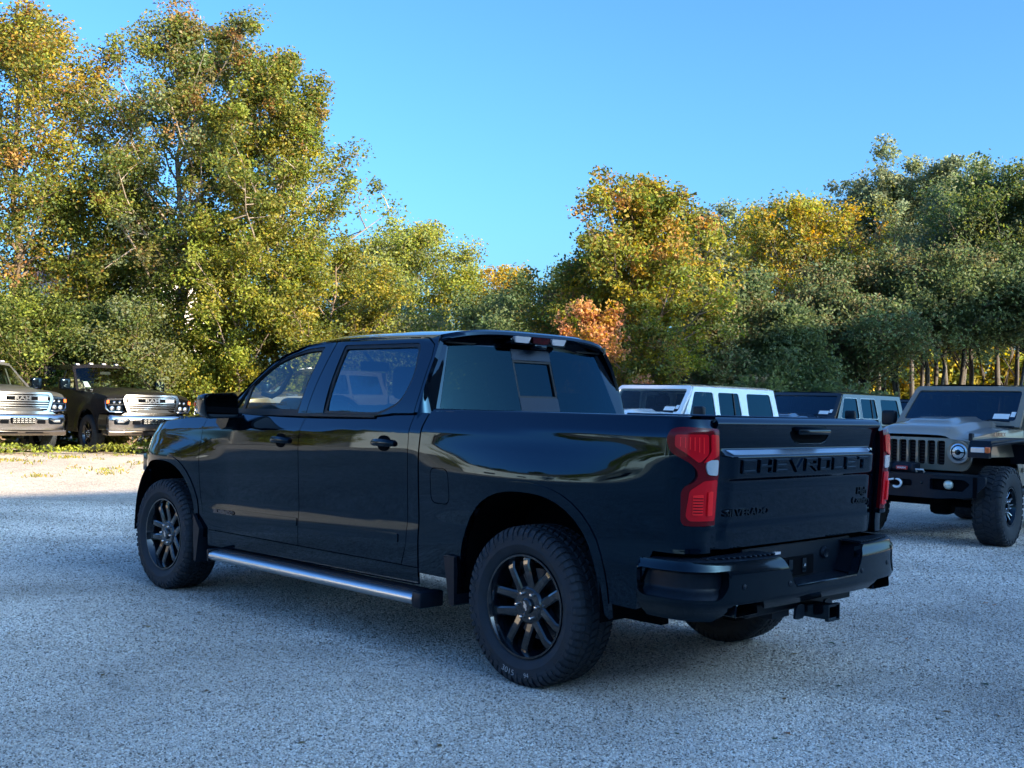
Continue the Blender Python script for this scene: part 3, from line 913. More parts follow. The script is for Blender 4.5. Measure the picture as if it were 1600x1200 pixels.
# fallen leaves scattered on the yard
r = np.random.default_rng(9)
n = 260
pp = []
for _ in range(n):
    d_ = r.uniform(4, 15); u_ = r.uniform(-50, 1650)
    q = pos(u_, d_); pp.append((q[0], q[1], 0.012))
lm = leaf_mesh('fallen_leaves', np.array(pp), 0.045 * r.uniform(.6, 1.3, n), pick_cols(r, n, pal(brown=3, rust=1, dark=2), r.random(n)), r, droop=0)
co = np.zeros(len(lm.vertices) * 3, np.float32); lm.vertices.foreach_get('co', co)
co = co.reshape(-1, 4, 3); ctr = co.mean(1, keepdims=True); dlt = co - ctr; dlt[..., 2] *= 0.15; co = (ctr + dlt)
lm.vertices.foreach_set('co', co.ravel()); lm.update()
tag(link('fallen_leaves', lm), 'small brown leaves scattered over the gravel', 'fallen leaves', kind='stuff')

# ------------------------------------------------------------------ buildings
def corrugated(name, label, x0, x1, y0, y1, z1, col, roofcol, openings=(), pitch=0.0, cat='building', face='x', seam=1.0):
    b = thing(name, label, cat, ((x0 + x1) / 2, (y0 + y1) / 2, 0))
    cx, cy = (x0 + x1) / 2, (y0 + y1) / 2
    hx, hy = (x1 - x0) / 2, (y1 - y0) / 2
    wm = principled(name + '_wall', col, 0.6, noise=(1.5, 0.08))
    build('wall', box(-hx, hx, -hy, hy, -0.5, z1), wm, b)
    rib = MB()
    n = int((y1 - y0) / seam)
    for k in range(n + 1):
        y = -hy + (y1 - y0) * k / n
        for sx in (hx, -hx):
            q = box(sx - 0.03, sx + 0.03, y - 0.04, y + 0.04, 0.25, z1 - 0.3); rib.add(q.v, q.f)
    tag(build('wall_rib', rib, wm, b), kind='stuff')
    if pitch:
        rf = MB().add([(-hx - .4, -hy - .4, z1 - .05), (hx + .4, -hy - .4, z1 - .05), (hx + .4, hy + .4, z1 - .05), (-hx - .4, hy + .4, z1 - .05), (-hx - .4, 0, z1 + pitch), (hx + .4, 0, z1 + pitch)],
                      [(0, 1, 5, 4), (3, 4, 5, 2), (0, 4, 3), (1, 2, 5), (0, 3, 2, 1)])
    else:
        rf = box(-hx - 0.15, hx + 0.15, -hy - 0.15, hy + 0.15, z1 - 0.25, z1 + 0.12)
    build('roof', rf, principled(name + '_roof', roofcol, 0.7, noise=(2, 0.15)), b)
    for (kind, oy, oz, w, h, sx) in openings:
        xx = hx if sx > 0 else -hx
        f = build(kind, box(xx - 0.06 if sx > 0 else xx - 0.05, xx + 0.05 if sx > 0 else xx + 0.06, oy - w / 2, oy + w / 2, oz, oz + h), M['interior_dark'] if kind == 'door' else M['white_paint'], b)
        if kind == 'window':
            build('pane', box(xx - 0.02 if sx > 0 else xx - 0.075, xx + 0.075 if sx > 0 else xx + 0.02, oy - w / 2 + .08, oy + w / 2 - .08, oz + .08, oz + h - .08), M['gloss_black'], f)
        else:
            build('handle', box(xx + 0.055, xx + 0.10, oy + w / 2 - .25, oy + w / 2 - .15, oz + h * .45, oz + h * .5), M['brushed_steel'], f)
    return b
corrugated('warehouse', 'long grey warehouse behind the camera whose shadow covers the yard', -44, -30, -20.6, 34, 14.5, (0.20, 0.195, 0.185), (0.06, 0.06, 0.065),
           [('window', y, z, 2.4, 1.8, 1) for y in (-22, -14, -6, 2, 20) for z in (1.4, 6.0, 10.4)] + [('door', 11, 0.0, 4.2, 4.6, 1)], seam=0.6)
corrugated('shading_hall', 'taller grey hall beside the warehouse shading the wood on the right', -46, -30.0, -36.4, -21.0, 18.4, (0.20, 0.195, 0.185), (0.06, 0.06, 0.065),
           [('window', y, 3.2, 2.6, 1.8, 1) for y in (5, 0, -5)], seam=0.6)  # added out of view, its height set by the shadow wanted on the wood
hx_, hy_ = pos(225, 40)
bw = corrugated('white_house', 'pale house wall showing through the leaves of the left trees', hx_ - 2, hx_ + 5, hy_ - 2.0, hy_ + 2.6, 5.6, (0.72, 0.66, 0.62), (0.16, 0.08, 0.05),
           [('window', -1.0, 1.0, 1.0, 1.2, -1), ('window', 1.2, 1.0, 1.0, 1.2, -1), ('window', 0.2, 3.4, 1.0, 1.2, -1)], pitch=1.4, seam=2.3)
corrugated('barn', 'long pale barn with a dark roof on the sunny side of the yard', 24, 31, 18, 52, 4.6, (0.62, 0.57, 0.52), (0.07, 0.06, 0.055),
           [('window', y, 1.2, 1.6, 1.2, -1) for y in (-14, -9, -4, 1, 6, 11)], pitch=2.0, seam=1.2)
# trees on the sunny side (copies of the left row) that the paint mirrors
src = [o for o in bpy.data.objects if o.get('group') == lit_l][:6]
sunny = ['tree just left of the grey pickup, outside the photo', 'olive tree in front of the pale barn, nearest the pickups', 'orange topped tree behind the near end of the barn', 'young tree standing in the yard before the barn',
         'tall olive tree behind the barn middle', 'dark tree behind the barn, taller than its roof', 'spreading tree behind the far end of the barn', 'slim pale-trunked tree before the barn middle',
         'young tree before the far end of the barn', 'orange topped tree beyond the far end of the barn', 'spreading olive tree at the far end of the yard', 'straight tall tree farthest from the barn at the yard end']
for i, (x, y, k, sc) in enumerate([(25, 1.5, 1, .8), (28, 8, 2, .8), (34, 14, 0, .95), (21, 14, 4, 1.0), (36, 24, 1, .95), (36, 33, 5, 1.1), (37, 42, 2, 1.0), (20.5, 30, 3, .9), (21, 40, 4, 1.1), (19, 52, 0, .8), (9, 58, 2, .9), (0, 60, 1, .9)]):
    c = copy_tree(src[k % len(src)])
    c.location = (x, y, ground_h(x, y) - 0.03); c.rotation_euler = (0, 0, 1.3 * i); c.scale = (sc, sc, sc)
    c['label'] = sunny[i]; c['group'] = 'trees on the sunny side of the yard'

# ------------------------------------------------------------------ wheels
def tyre_mb(R, Rr, w, blocks=60, rows=4, depth=0.012, chunky=False):
    """tyre round the local y axis, outer side at +y; with cut tread blocks"""
    h = w / 2
    Rb = R - depth
    prof = [(Rr - 0.012, h * 0.62), (Rr, h * 0.80), (Rr + 0.012, h * 0.88), (Rr + (Rb - Rr) * 0.35, h * 1.0), (Rr + (Rb - Rr) * 0.6, h * 0.99),
            (Rr + (Rb - Rr) * 0.62, h * 1.005), (Rr + (Rb - Rr) * 0.70, h * 0.985),
            (Rr + (Rb - Rr) * 0.85, h * 0.93), (Rb - 0.008, h * 0.84), (Rb, h * 0.70), (Rb + 0.001, 0)]
    prof = prof + [(r, -a) for r, a in prof[-2::-1]]
    mb = lathe(prof[::-1], 64)
    rj = random.Random(3)
    # tread rows: y-centre, half width
    lay = {4: [(-0.30, 0.13), (0.30, 0.13), (-0.0, 0.12)], }
    cent = [(-0.55, 0.15), (-0.19, 0.15), (0.19, 0.15), (0.55, 0.15)] if not chunky else [(-0.42, 0.24), (0.10, 0.22), (0.5, 0.2)]
    for ri, (yc, hw) in enumerate(cent):
        for k in range(blocks):
            t0 = 2 * math.pi * (k + (0.5 if ri % 2 else 0)) / blocks
            dt = 2 * math.pi / blocks * (0.40 if not chunky else 0.38)
            sk = (0.5 if ri % 2 else -0.5) * dt
            y0 = (yc - hw) * h; y1 = (yc + hw) * h
            vs = []
            for rr, kx in ((Rb - 0.004, 1.0), (R - 0.003 * abs(yc) * 3, 0.86)):
                for yy, s_ in ((y0, sk), (y1, -sk)):
                    ym = (y0 + y1) / 2 + (yy - (y0 + y1) / 2) * kx
                    for tt in (-dt * kx, dt * kx):
                        t = t0 + tt + s_ + rj.uniform(-0.1, 0.1) * dt
                        vs.append((rr * math.cos(t), ym, rr * math.sin(t)))
            mb.add(vs, [(0, 2, 3, 1), (4, 5, 7, 6), (0, 1, 5, 4), (2, 6, 7, 3), (0, 4, 6, 2), (1, 3, 7, 5)])
    # shoulder lugs running over onto the sidewall
    for sgn in (1, -1):
        for k in range(blocks):
            t0 = 2 * math.pi * (k + (0.25 if sgn > 0 else 0.75)) / blocks
            dt = 2 * math.pi / blocks * (0.36 if k % 2 else 0.30)
            ln = 0.075 if k % 2 else 0.055
            pts = [(R - 0.004, h * 0.74), (R - 0.014, h * 0.90), (R - ln * 0.6, h * 0.985 + 0.004), (R - ln, h * 0.99 + 0.003)]
            inn = [(Rb - 0.004, h * 0.72), (Rb - 0.012, h * 0.82), (R - ln * 0.6, h * 0.90), (R - ln, h * 0.94)]
            vs = []
            for (r1, a1), (r2, a2) in zip(pts, inn):
                for r, a in ((r1, a1), (r2, a2)):
                    for tt in (-dt, dt):
                        vs.append((r * math.cos(t0 + tt), sgn * a, r * math.sin(t0 + tt)))
            fs = []
            for i in range(3):
                a, b = i * 4, i * 4 + 4
                fs += [(a, a + 1, b + 1, b), (a, b, b + 2, a + 2), (a + 1, a + 3, b + 3, b + 1)]
            fs += [(0, 2, 3, 1), (12, 13, 15, 14)]
            mb.add(vs, fs)
    return mb

def hub_spokes_mb(Rr, n=6, split=True, y_hub=0.0, y_rim=0.02, wid=0.046, tilt=18.5):
    """pairs of tapered bars from the hub to the rim"""
    mb = MB()
    for k in range(n):
        base = 2 * math.pi * k / n + (0 if tilt == 0 else math.radians(90))
        for s_ in ((-1, 1) if split else (0,)):
            a_in = base + s_ * math.radians(tilt * 0.8)
            a_out = base + s_ * math.radians(tilt)
            p0 = Vector((0.055 * math.cos(a_in), 0, 0.055 * math.sin(a_in)))
            p1 = Vector(((Rr - 0.012) * math.cos(a_out), 0, (Rr - 0.012) * math.sin(a_out)))
            if tilt == 0:      # two parallel bars
                dr = Vector((math.cos(base), 0, math.sin(base))); pq = Vector((-dr.z, 0, dr.x))
                p0 = dr * 0.045 + pq * s_ * 0.036
                p1 = dr * (Rr - 0.016) + pq * s_ * 0.058
            d = (p1 - p0).normalized(); q = Vector((-d.z, 0, d.x))
            st = [(0.0, y_hub - 0.004, wid * 0.62), (0.35, y_hub + 0.006, wid * 0.52), (0.8, y_rim + 0.002, wid * 0.5), (1.0, y_rim - 0.010, wid * 0.62)]
            vs = []
            for t, y, hw in st:
                c = p0 + (p1 - p0) * t
                for lat, yy in ((-hw, y - 0.045), (-hw, y - 0.006), (-hw * 0.6, y), (hw * 0.6, y), (hw, y - 0.006), (hw, y - 0.045)):
                    p = c + q * lat
                    vs.append((p.x, yy, p.z))
            fs = []
            for i in range(3):
                for j in range(6):
                    fs.append((i * 6 + j, i * 6 + (j + 1) % 6, i * 6 + 6 + (j + 1) % 6, i * 6 + 6 + j))
            fs.append(tuple(range(6))); fs.append(tuple(18 + j for j in range(6))[::-1])
            mb.add(vs, fs)
        if split:   # web where the two bars of a pair join near the hub
            a = base
            pts = [(0.04, -30), (0.115, -24), (0.095, 0), (0.115, 24), (0.04, 30)]
            poly = [(r * math.cos(a + math.radians(t)), r * math.sin(a + math.radians(t))) for r, t in pts]
            mb2 = prism(poly, lambda u, v, dd: (u, y_hub - 0.001 - dd, v), 0.03)
            mb.add(mb2.v, mb2.f)
    return mb

_wheel_cache = {}
def make_wheel(parent, x, y, z, side, R, Rr, w, style='split', blocks=60, chunky=False, steer=0.0, spin=0.0, detail=True, rim_mat=None, accent=None, lugs=6):
    """wheel part of a vehicle; side=+1 when its outer face looks to +y"""
    wh = part_empty('wheel', parent, (x, y, z), (0, 0, steer + (0 if side > 0 else math.pi)))
    sp = spin
    key = (R, Rr, w, blocks, chunky, style)
    def mk(name, fn, mat, smooth=True, angle=30):
        kk = key + (name,)
        if kk in _wheel_cache:
            o = link(name, _wheel_cache[kk], wh)
        else:
            o = build(name, fn(), mat, wh, smooth=smooth, angle=angle)
            _wheel_cache[kk] = o.data
        o.rotation_euler = (0, sp, 0)
        return o
    h = w / 2
    mk('tyre', lambda: tyre_mb(R, Rr, w, blocks, chunky=chunky), M['tyre_rubber'], True, 25)
    yf = h * 0.72
    rm = rim_mat or M['wheel_black']
    mk('rim_barrel', lambda: lathe([(Rr - 0.002, h * 0.80), (Rr - 0.004, h * 0.86), (Rr - 0.014, h * 0.86), (Rr - 0.022, h * 0.74), (Rr - 0.045, h * 0.3), (Rr - 0.05, -h * 0.7), (Rr - 0.02, -h * 0.85)], 56), rm)
    if style == 'split':
        mk('spokes', lambda: hub_spokes_mb(Rr - 0.01, 5, True, yf - 0.022, yf - 0.004, 0.046, 0), rm, True, 28)
    elif style == 'jeep':
        mk('spokes', lambda: hub_spokes_mb(Rr - 0.01, 5, True, yf - 0.03, yf - 0.006, 0.026, 13), rm, True, 28)
        mk('spoke_face', lambda: merge(*[MB().add([Vector(v) + Vector((0, 0.004, 0)) for v in m_.v], m_.f) for m_ in [hub_spokes_mb(Rr - 0.02, 5, True, yf - 0.03, yf - 0.006, 0.009, 13)]]), accent or M['brushed_steel'], True, 28)
    elif style == 'open':
        mk('spokes', lambda: hub_spokes_mb(Rr - 0.01, 8, False, yf - 0.03, yf - 0.008, 0.05, 9), rm, True, 28)
    mk('hub', lambda: merge(lathe([(0.0, yf - 0.012), (0.085, yf - 0.014), (0.098, yf - 0.024), (0.1, yf - 0.07)], 36),
                            lathe([(0.0, yf + 0.004), (0.032, yf + 0.004), (0.040, yf - 0.002), (0.041, yf - 0.016)], 28)), rm)
    mk('brake_disc', lambda: lathe([(0.0, -h * 0.05), (Rr * 0.68, -h * 0.05), (Rr * 0.68, -h * 0.05 - 0.03), (0.0, -h * 0.05 - 0.03)], 36), M['disc_steel'])
    if detail:
        for k in range(lugs):
            a = 2 * math.pi * (k + 0.5) / lugs + math.radians(90) + sp * 0
            kk = ('lug', )
            if kk not in _wheel_cache:
                o = build('lug_nut', lathe([(0.0, 0.013), (0.006, 0.012), (0.0105, 0.006), (0.011, -0.02)], 10), M['lug_steel'], wh, smooth=True, angle=40)
                _wheel_cache[kk] = o.data
            else:
                o = link('lug_nut', _wheel_cache[kk], wh)
            ca, sa = math.cos(a) * 0.068, math.sin(a) * 0.068
            o.location = (ca * math.cos(sp) + sa * math.sin(sp), yf - 0.006, -ca * math.sin(sp) + sa * math.cos(sp))
    return wh

# ------------------------------------------------------------------ the black pickup (hero)
def make_black_pickup():
    T = thing('pickup_truck', 'large glossy black crew cab pickup parked across the middle of the gravel, seen from behind', 'pickup truck')
    bp = M['black_paint']

    # --- lower body surface: plan line, section profile, wheel flares
    def zc(s):
        return interp(s, [-1.2, 3.3, 3.6, 3.85, 4.05, 4.2, 4.30, 4.36], [1.334, 1.206, 1.197, 1.178, 1.135, 1.06, 0.96, 0.86])
    hh = np.linspace(0, 1.0, 401)
    tl = np.interp(hh, [0, .012, .09, .13, .40, .50, .535, .60, .64, .80, .9, 1.0], [14, 3.2, 2.2, -3.0, -4.2, -3.2, 3.8, 2.2, -2.5, -3.5, -9, -12])
    yy = np.concatenate([[0], np.cumsum(np.tan(np.radians((tl[1:] + tl[:-1]) / 2)) * (hh[1] - hh[0]))])
    def prof(h):
        if h >= 0:
            return float(np.interp(h, hh, yy))
        return -(0.40 * (-h) + 1.1 * h * h)
    def flare(s, z):
        out = 0.0
        for cx, a, b in ((0.0, 0.50, 0.575), (3.745, 0.455, 0.545)):
            t = min(1.0, abs(s - cx) / (1.0 if cx < 1 else 0.86))
            ztop = 1.290 if cx < 1 else 1.185
            f = (1 - t * t) ** 1.7 * smooth01((ztop - z) / (0.25 if cx < 1 else 0.21))
            f *= 0.45 + 0.55 * smooth01((z - 0.45) / 0.45)
            out += 0.052 * f
        return out
    RC = 0.14
    def side(s, z):
        o = prof(zc(s) - z) + flare(s, z)
        if s >= -0.88:
            y = 0.972
            if s > 3.75:
                y -= 0.26 * ((s - 3.75) / 0.6) ** 2.4
            if s > 3.3:
                o *= 1.0
            return Vector((s, y + o, z))
        th = (-0.88 - s) / RC
        if th < math.pi / 2:
            return Vector((-0.88 - (RC + o) * math.sin(th), 0.972 - RC + (RC + o) * math.cos(th), z))
        return Vector((-0.88 - RC - o, 0.972 - RC - (th - math.pi / 2) * RC, z))
    def sideR(s, z):
        v = side(s, z)
        return Vector((v.x, -v.y, v.z))
    def arch(cx, a, b, z0, rev=False, n=26):
        """arch line from the front foot over the top to the rear foot"""
        pts = []
        for i in range(n + 1):
            t = math.pi * i / n
            c, s_ = math.cos(t), math.sin(t)
            r = (abs(c) ** 2.5 + abs(s_) ** 2.5) ** (-1 / 2.5)
            pts.append((cx + a * r * c, 0.42 + b * r * s_))
        pts = [(cx + a, z0)] + pts + [(cx - a, z0)]
        return pts[::-1] if rev else pts
    g = 0.0028
    # outlines in (s, z)
    fr_arch = arch(3.745, 0.455, 0.545, 0.40)
    topf = [(s, zc(s) + interp(s, [3.2, 3.7, 4.0, 4.3], [0.085, 0.072, 0.06, 0.05])) for s in lin(3.24 + g, 4.30, 14)]
    fender = topf + [(4.33, 0.88), (4.335, 0.80), (4.21, 0.72)] + [p for p in fr_arch if p[1] > 0.40 and not (p[0] > 4.1 and p[1] < 0.70)] + [(3.745 - 0.455, 0.44), (3.175, 0.44), (3.178, 0.52), (3.235 + g, 0.72), (3.24 + g, 1.20)]
    fdoor = [(3.24 - g, 1.292), (3.24 - g, 1.20), (3.235 - g, 0.72), (3.178 - g, 0.50), (2.048 + g, 0.50), (2.040 + g, 1.20), (2.020 + g, 1.332), (2.9, 1.322)]
    rdoor = [(2.020 - g, 1.332), (2.040 - g, 1.20), (2.048 - g, 0.50), (1.02, 0.50), (0.975, 0.62), (0.963 + g, 0.80), (0.952 + g, 1.20), (0.955 + g, 1.37), (1.15, 1.365), (1.30, 1.345)]
    rocker = [(3.16, 0.494), (0.870, 0.494), (0.870, 0.40), (3.16, 0.385)]
    cabcorner = [(0.952 - g, 1.20), (0.963 - g, 0.80), (0.972, 0.62), (1.012, 0.499), (0.870, 0.499), (0.862, 1.10), (0.852, 1.30), (0.838, 1.375), (0.955 - g, 1.375)]
    re_arch = arch(0.0, 0.50, 0.575, 0.44)
    bedside = [(0.826, 1.386), (0.840, 1.30), (0.850, 1.10), (0.858, 0.47)] + re_arch[0:0] + [(0.52, 0.47)] + [p for p in re_arch if p[1] > 0.45] + [(-0.50, 0.50), (-0.70, 0.49), (-0.73, 0.62), (-0.80, 0.775), (-1.134, 0.775), (-1.134, 1.385), (-0.90, 1.388), (-0.3, 1.388)]
    # arch pts run from +a (front) over to -a (rear); bedside lists front edge down to the front foot first
    fuel_hole = round_poly([(0.575, 0.875), (0.745, 0.875), (0.75, 1.075), (0.585, 1.075)], 0.05)
    fuel_in = round_poly([(0.580, 0.880), (0.740, 0.880), (0.745, 1.070), (0.590, 1.070)], 0.047)
    for mp, fl, st in ((side, True, 0.03), (sideR, False, 0.06)):
        panel('front_fender', fender, mp, bp, T, step=st, flip=fl)
        fd = panel('front_door', fdoor, mp, bp, T, step=st, flip=fl)
        rd = panel('rear_door', rdoor, mp, bp, T, step=st, flip=fl)
        panel('rocker_panel', rocker, mp, bp, T, step=0.06, flip=fl)
        panel('cab_corner', cabcorner, mp, bp, T, step=st, flip=fl)
        panel('bedside', bedside, mp, bp, T, holes=[fuel_hole] if fl else (), step=st, flip=fl, thick=0.04)
        if fl:
            panel('fuel_door', fuel_in, mp, bp, T, step=0.03, flip=fl, thick=0.01)
        # door handles: cup + bar
        for hx, hz, dd in ((2.24, 1.164, fd), (1.171, 1.190, rd)):
            q = mp(hx, hz); sg = 1 if fl else -1
            cup_shade = MB()
            vs = []; fs = []
            for j, (rx, rz, dy) in enumerate(((0.062, 0.046, 0.0020), (0.052, 0.038, 0.0032), (0.03, 0.02, 0.0036))):
                for k in range(24):
                    t = 2 * math.pi * k / 24
                    vs.append((q.x + rx * math.copysign(abs(math.cos(t)) ** 0.8, math.cos(t)), q.y + sg * dy, q.z + rz * math.sin(t)))
            for j in range(2):
                for k in range(24):
                    fs.append((j * 24 + k, j * 24 + (k + 1) % 24, (j + 1) * 24 + (k + 1) % 24, (j + 1) * 24 + k))
            fs.append(tuple(range(48, 72)))
            cup_shade.add(vs, fs)
            hd = build('door_handle', cup_shade, M['dark_cavity'], dd, smooth=True, angle=30)  # flat dark oval on the door skin, recess shade put into its colour
            bar = []
            for t in lin(-1, 1, 13):
                bar.append((q.x + 0.105 * t, q.y + sg * (0.030 - 0.022 * abs(t) ** 3), q.z + 0.004 * (1 - t * t)))
            mb = MB(); vs = []; fs = []
            for i, p in enumerate(bar):
                t = lin(-1, 1, 13)[i]
                hz2 = 0.021 * (1 - 0.35 * abs(t) ** 4)
                for k in range(8):
                    a = 2 * math.pi * k / 8
                    vs.append((p[0], p[1] + sg * 0.010 * math.cos(a), p[2] + hz2 * math.sin(a)))
            for i in range(12):
                for k in range(8):
                    fs.append((i * 8 + k, i * 8 + (k + 1) % 8, i * 8 + 8 + (k + 1) % 8, i * 8 + 8 + k))
            fs.append(tuple(range(8))); fs.append(tuple(96 + k for k in range(8)))
            mb.add(vs, fs)
            build('handle_grip', mb, M['gloss_black'], dd, smooth=True, angle=40)
        # lower door mouldings with a faint step
        for a0, a1, dd in ((2.060, 3.10, fd), (1.043, 2.036, rd)):
            mo = round_poly([(a0, 0.622), (a1, 0.603), (a1 - 0.02, 0.662), (a0, 0.672)], 0.012)
            panel('door_moulding', mo, mp, M['black_plastic'] if False else bp, dd, step=0.08, flip=fl, off=0.005, thick=0.006)
        # rear and front arch lips (gloss black wheel arch trim)
        for cx, a, b in ((0.0, 0.50, 0.575), (3.745, 0.455, 0.545)):
            inner = [p for p in arch(cx, a - 0.004, b - 0.004, 0.46)]
            outer = [p for p in arch(cx, a + 0.045, b + 0.045, 0.46)]
            if cx > 1:
                inner = [p for p in inner if not (p[0] > 4.1 and p[1] < 0.74)]
                outer = [p for p in outer if not (p[0] > 4.1 and p[1] < 0.74)]
            panel('wheel_arch_trim', outer + inner[::-1], mp, bp, T, step=0.04, flip=fl, off=0.006, thick=0.03)
            # dark liner
            sg = 1 if fl else -1
            ap = arch(cx, a + 0.005, b + 0.005, 0.40)
            def lf(u, v, ap=ap, sg=sg):
                p = ap[int(u)]
                return Vector((p[0], sg * (0.98 - 0.45 * v), p[1]))
            surface('wheel_liner', lf, range(len(ap)), [0, 0.5, 1], M['dark_cavity'], T)
            build('wheel_housing', box(cx - a - 0.02, cx + a + 0.02, min(sg * 0.52, sg * 0.53), max(sg * 0.52, sg * 0.53), 0.44, 0.42 + b + 0.02), M['dark_cavity'], T)

    # --- greenhouse
    tt = np.linspace(0, 0.5, 101)
    tlt = np.interp(tt, [0, 0.04, 0.12, 0.25, 0.47], [9, 11, 17, 23, 29])
    yd = np.concatenate([[0], np.cumsum(np.tan(np.radians((tlt[1:] + tlt[:-1]) / 2)) * (tt[1] - tt[0]))])
    def gy(x, z):
        base = 0.948 - 0.045 * max(0.0, (x - 1.6) / 1.4) ** 2
        return base - float(np.interp(z - 1.31, tt, yd))
    def green(x, z): return Vector((x, gy(x, z), z))
    def greenR(x, z): return Vector((x, -gy(x, z), z))
    def zd(x):   # drip line
        return interp(x, [0.9, 1.4, 2.02, 2.29, 2.54, 2.65, 2.75, 2.88, 2.98, 3.12], [1.822, 1.828, 1.818, 1.790, 1.722, 1.660, 1.585, 1.475, 1.405, 1.30])
    # corner pillar behind the rear door
    roofline = [(x, zd(x)) for x in (1.0, 1.2, 1.4, 1.6, 1.8, 1.95)]
    seamtop = (1.957, zd(1.957))
    rwin_o = round_poly([(1.835, 1.350), (1.860, 1.790), (1.105, 1.790), (1.045, 1.60), (1.085, 1.43), (1.28, 1.350)], [0.012, 0.02, 0.045, 0.06, 0.08, 0.07])
    fwin_o = round_poly([(2.955, 1.335), (2.860, 1.470), (2.745, 1.580), (2.60, 1.680), (2.43, 1.742), (2.25, 1.775), (2.075, 1.785), (2.110, 1.345)], [0.02, 0.03, 0.03, 0.05, 0.05, 0.05, 0.015, 0.012])
    rdf = [(2.020 - g, 1.338), (1.962 - g, zd(1.957) - 0.006), (1.8, zd(1.8) - 0.006), (1.4, zd(1.4) - 0.006), (1.06, zd(1.06) - 0.006), (0.985, 1.775), (0.960, 1.70), (0.950, 1.50), (0.955 + g, 1.372), (1.15, 1.367), (1.30, 1.347)]
    xs = [1.966, 2.1, 2.29, 2.42, 2.54, 2.65, 2.75, 2.88, 2.98, 3.06]
    fdf = [(2.020 + g, 1.338)] + [(1.966 + g, zd(1.966) - 0.006)] + [(x, zd(x) - (0.006 if x < 2.3 else 0.018)) for x in xs[1:]] + [(3.06, 1.327)]
    cpil = [(0.955 - g, 1.377), (0.950 - 2 * g, 1.50), (0.960 - 2 * g, 1.70), (0.985 - 2 * g, 1.778), (1.055, zd(1.06)), (1.4, zd(1.4)), (1.8, zd(1.8)), (1.96, zd(1.96)), (2.29, zd(2.29)), (2.54, zd(2.54)), (2.75, zd(2.75)),
            (2.98, zd(2.98)), (3.10, 1.325), (3.14, 1.325)] + [(x, zd(x) + 0.012) for x in (3.10, 2.98, 2.88, 2.75, 2.65, 2.54, 2.29, 1.96, 1.4, 0.95)] + [(0.950, 1.80), (0.932, 1.70), (0.924, 1.50), (0.925, 1.377)]
    cpil[12:14] = [(3.08, 1.33)]
    for mp, fl in ((green, True), (greenR, False)):
        panel('rear_door_frame', rdf, mp, bp, T, holes=[rwin_o], step=0.06 if fl else 0.12, flip=fl, thick=0.03)
        panel('front_door_frame', fdf, mp, bp, T, holes=[fwin_o], step=0.06 if fl else 0.12, flip=fl, thick=0.03)
        panel('cab_side_rail', cpil, mp, bp, T, step=0.1, flip=fl, thick=0.03)
        # seals and glass
        def shrink(poly, d):
            cx = sum(p[0] for p in poly) / len(poly); cz = sum(p[1] for p in poly) / len(poly)
            w_ = max(p[0] for p in poly) - min(p[0] for p in poly); h_ = max(p[1] for p in poly) - min(p[1] for p in poly)
            return [(cx + (p[0] - cx) * (1 - 2 * d / w_), cz + (p[1] - cz) * (1 - 2 * d / h_)) for p in poly]
        panel('rear_window_seal', shrink(rwin_o, -0.002), mp, M['rubber_seal'], T, holes=[shrink(rwin_o, 0.020)], step=0.2, flip=fl, off=-0.006, thick=0.02)
        panel('front_window_seal', shrink(fwin_o, -0.002), mp, M['rubber_seal'], T, holes=[shrink(fwin_o, 0.024)], step=0.2, flip=fl, off=-0.006, thick=0.02)
        panel('rear_side_window', shrink(rwin_o, 0.012), mp, M['tinted_glass'], T, step=0.06, flip=fl, off=-0.016, thick=0)
        qpoly = [(2.925, 1.345), (2.835, 1.345), (2.815, 1.50), (2.855, 1.462)]
        panel('quarter_glass', qpoly, mp, M['tinted_glass'], T, step=0.2, flip=fl, off=-0.012, thick=0)
        panel('quarter_divider', [(2.848, 1.338), (2.815, 1.338), (2.785, 1.53), (2.818, 1.50)], mp, M['rubber_seal'], T, step=0.2, flip=fl, off=-0.006, thick=0.015)
        if not fl:
            panel('front_side_window', shrink(fwin_o, 0.012), mp, M['side_glass'], T, step=0.1, flip=fl, off=-0.016, thick=0)
        else:
            panel('front_side_window', shrink(fwin_o, 0.012), mp, M['side_glass'], T, step=0.06, flip=fl, off=-0.016, thick=0, )
        # belt line moulding
        bl = [(3.06, 1.310), (2.9, 1.319), (2.02, 1.328), (1.31, 1.337), (1.31, 1.348), (2.02, 1.345), (2.9, 1.336), (3.06, 1.330)]
        panel('belt_moulding', bl, mp, M['rubber_seal'], T, step=0.1, flip=fl, off=0.006, thick=0.03)
    # roof + windshield + hood surfaces
    def roof(u, v):
        x0 = 0.93 + (2.29 - 0.93) * u
        yedge = gy(x0, zd(x0)) + 0.002
        x = x0 - 0.035 * (1 - v * v) * (1 - u) + 0.06 * abs(v) ** 8 * (1 - u) ** 3 + 0.13 * u * u * (1 - v * v)
        e = 1 - abs(v) ** 4.0
        return Vector((x, yedge * v, zd(x0) + 0.008 + 0.068 * e * (0.85 + 0.15 * u)))
    vv = [math.sin(math.pi / 2 * t) for t in lin(-1, 1, 31)]
    surface('roof', roof, lin(0, 1, 16), vv, bp, T, flip=False)
    def wsh(u, v):
        x0 = 2.29 + (3.10 - 2.29) * u
        yedge = gy(x0, zd(x0)) + 0.002
        x = x0 + (0.13 + 0.12 * u) * (1 - v * v)
        e = 1 - abs(v) ** 4.0
        return Vector((x, yedge * v, zd(x0) + 0.008 + 0.068 * e * (1 - u)))
    surface('windshield', wsh, lin(0.05, 1, 14), lin(-0.93, 0.93, 17), M['side_glass'], T)
    surface('windshield_header', wsh, lin(0.0, 0.05, 2), vv, bp, T)
    for a, b in ((-1, -0.93), (0.93, 1)):
        surface('windshield_pillar', wsh, lin(0.05, 1, 14), lin(a, b, 4), bp, T)
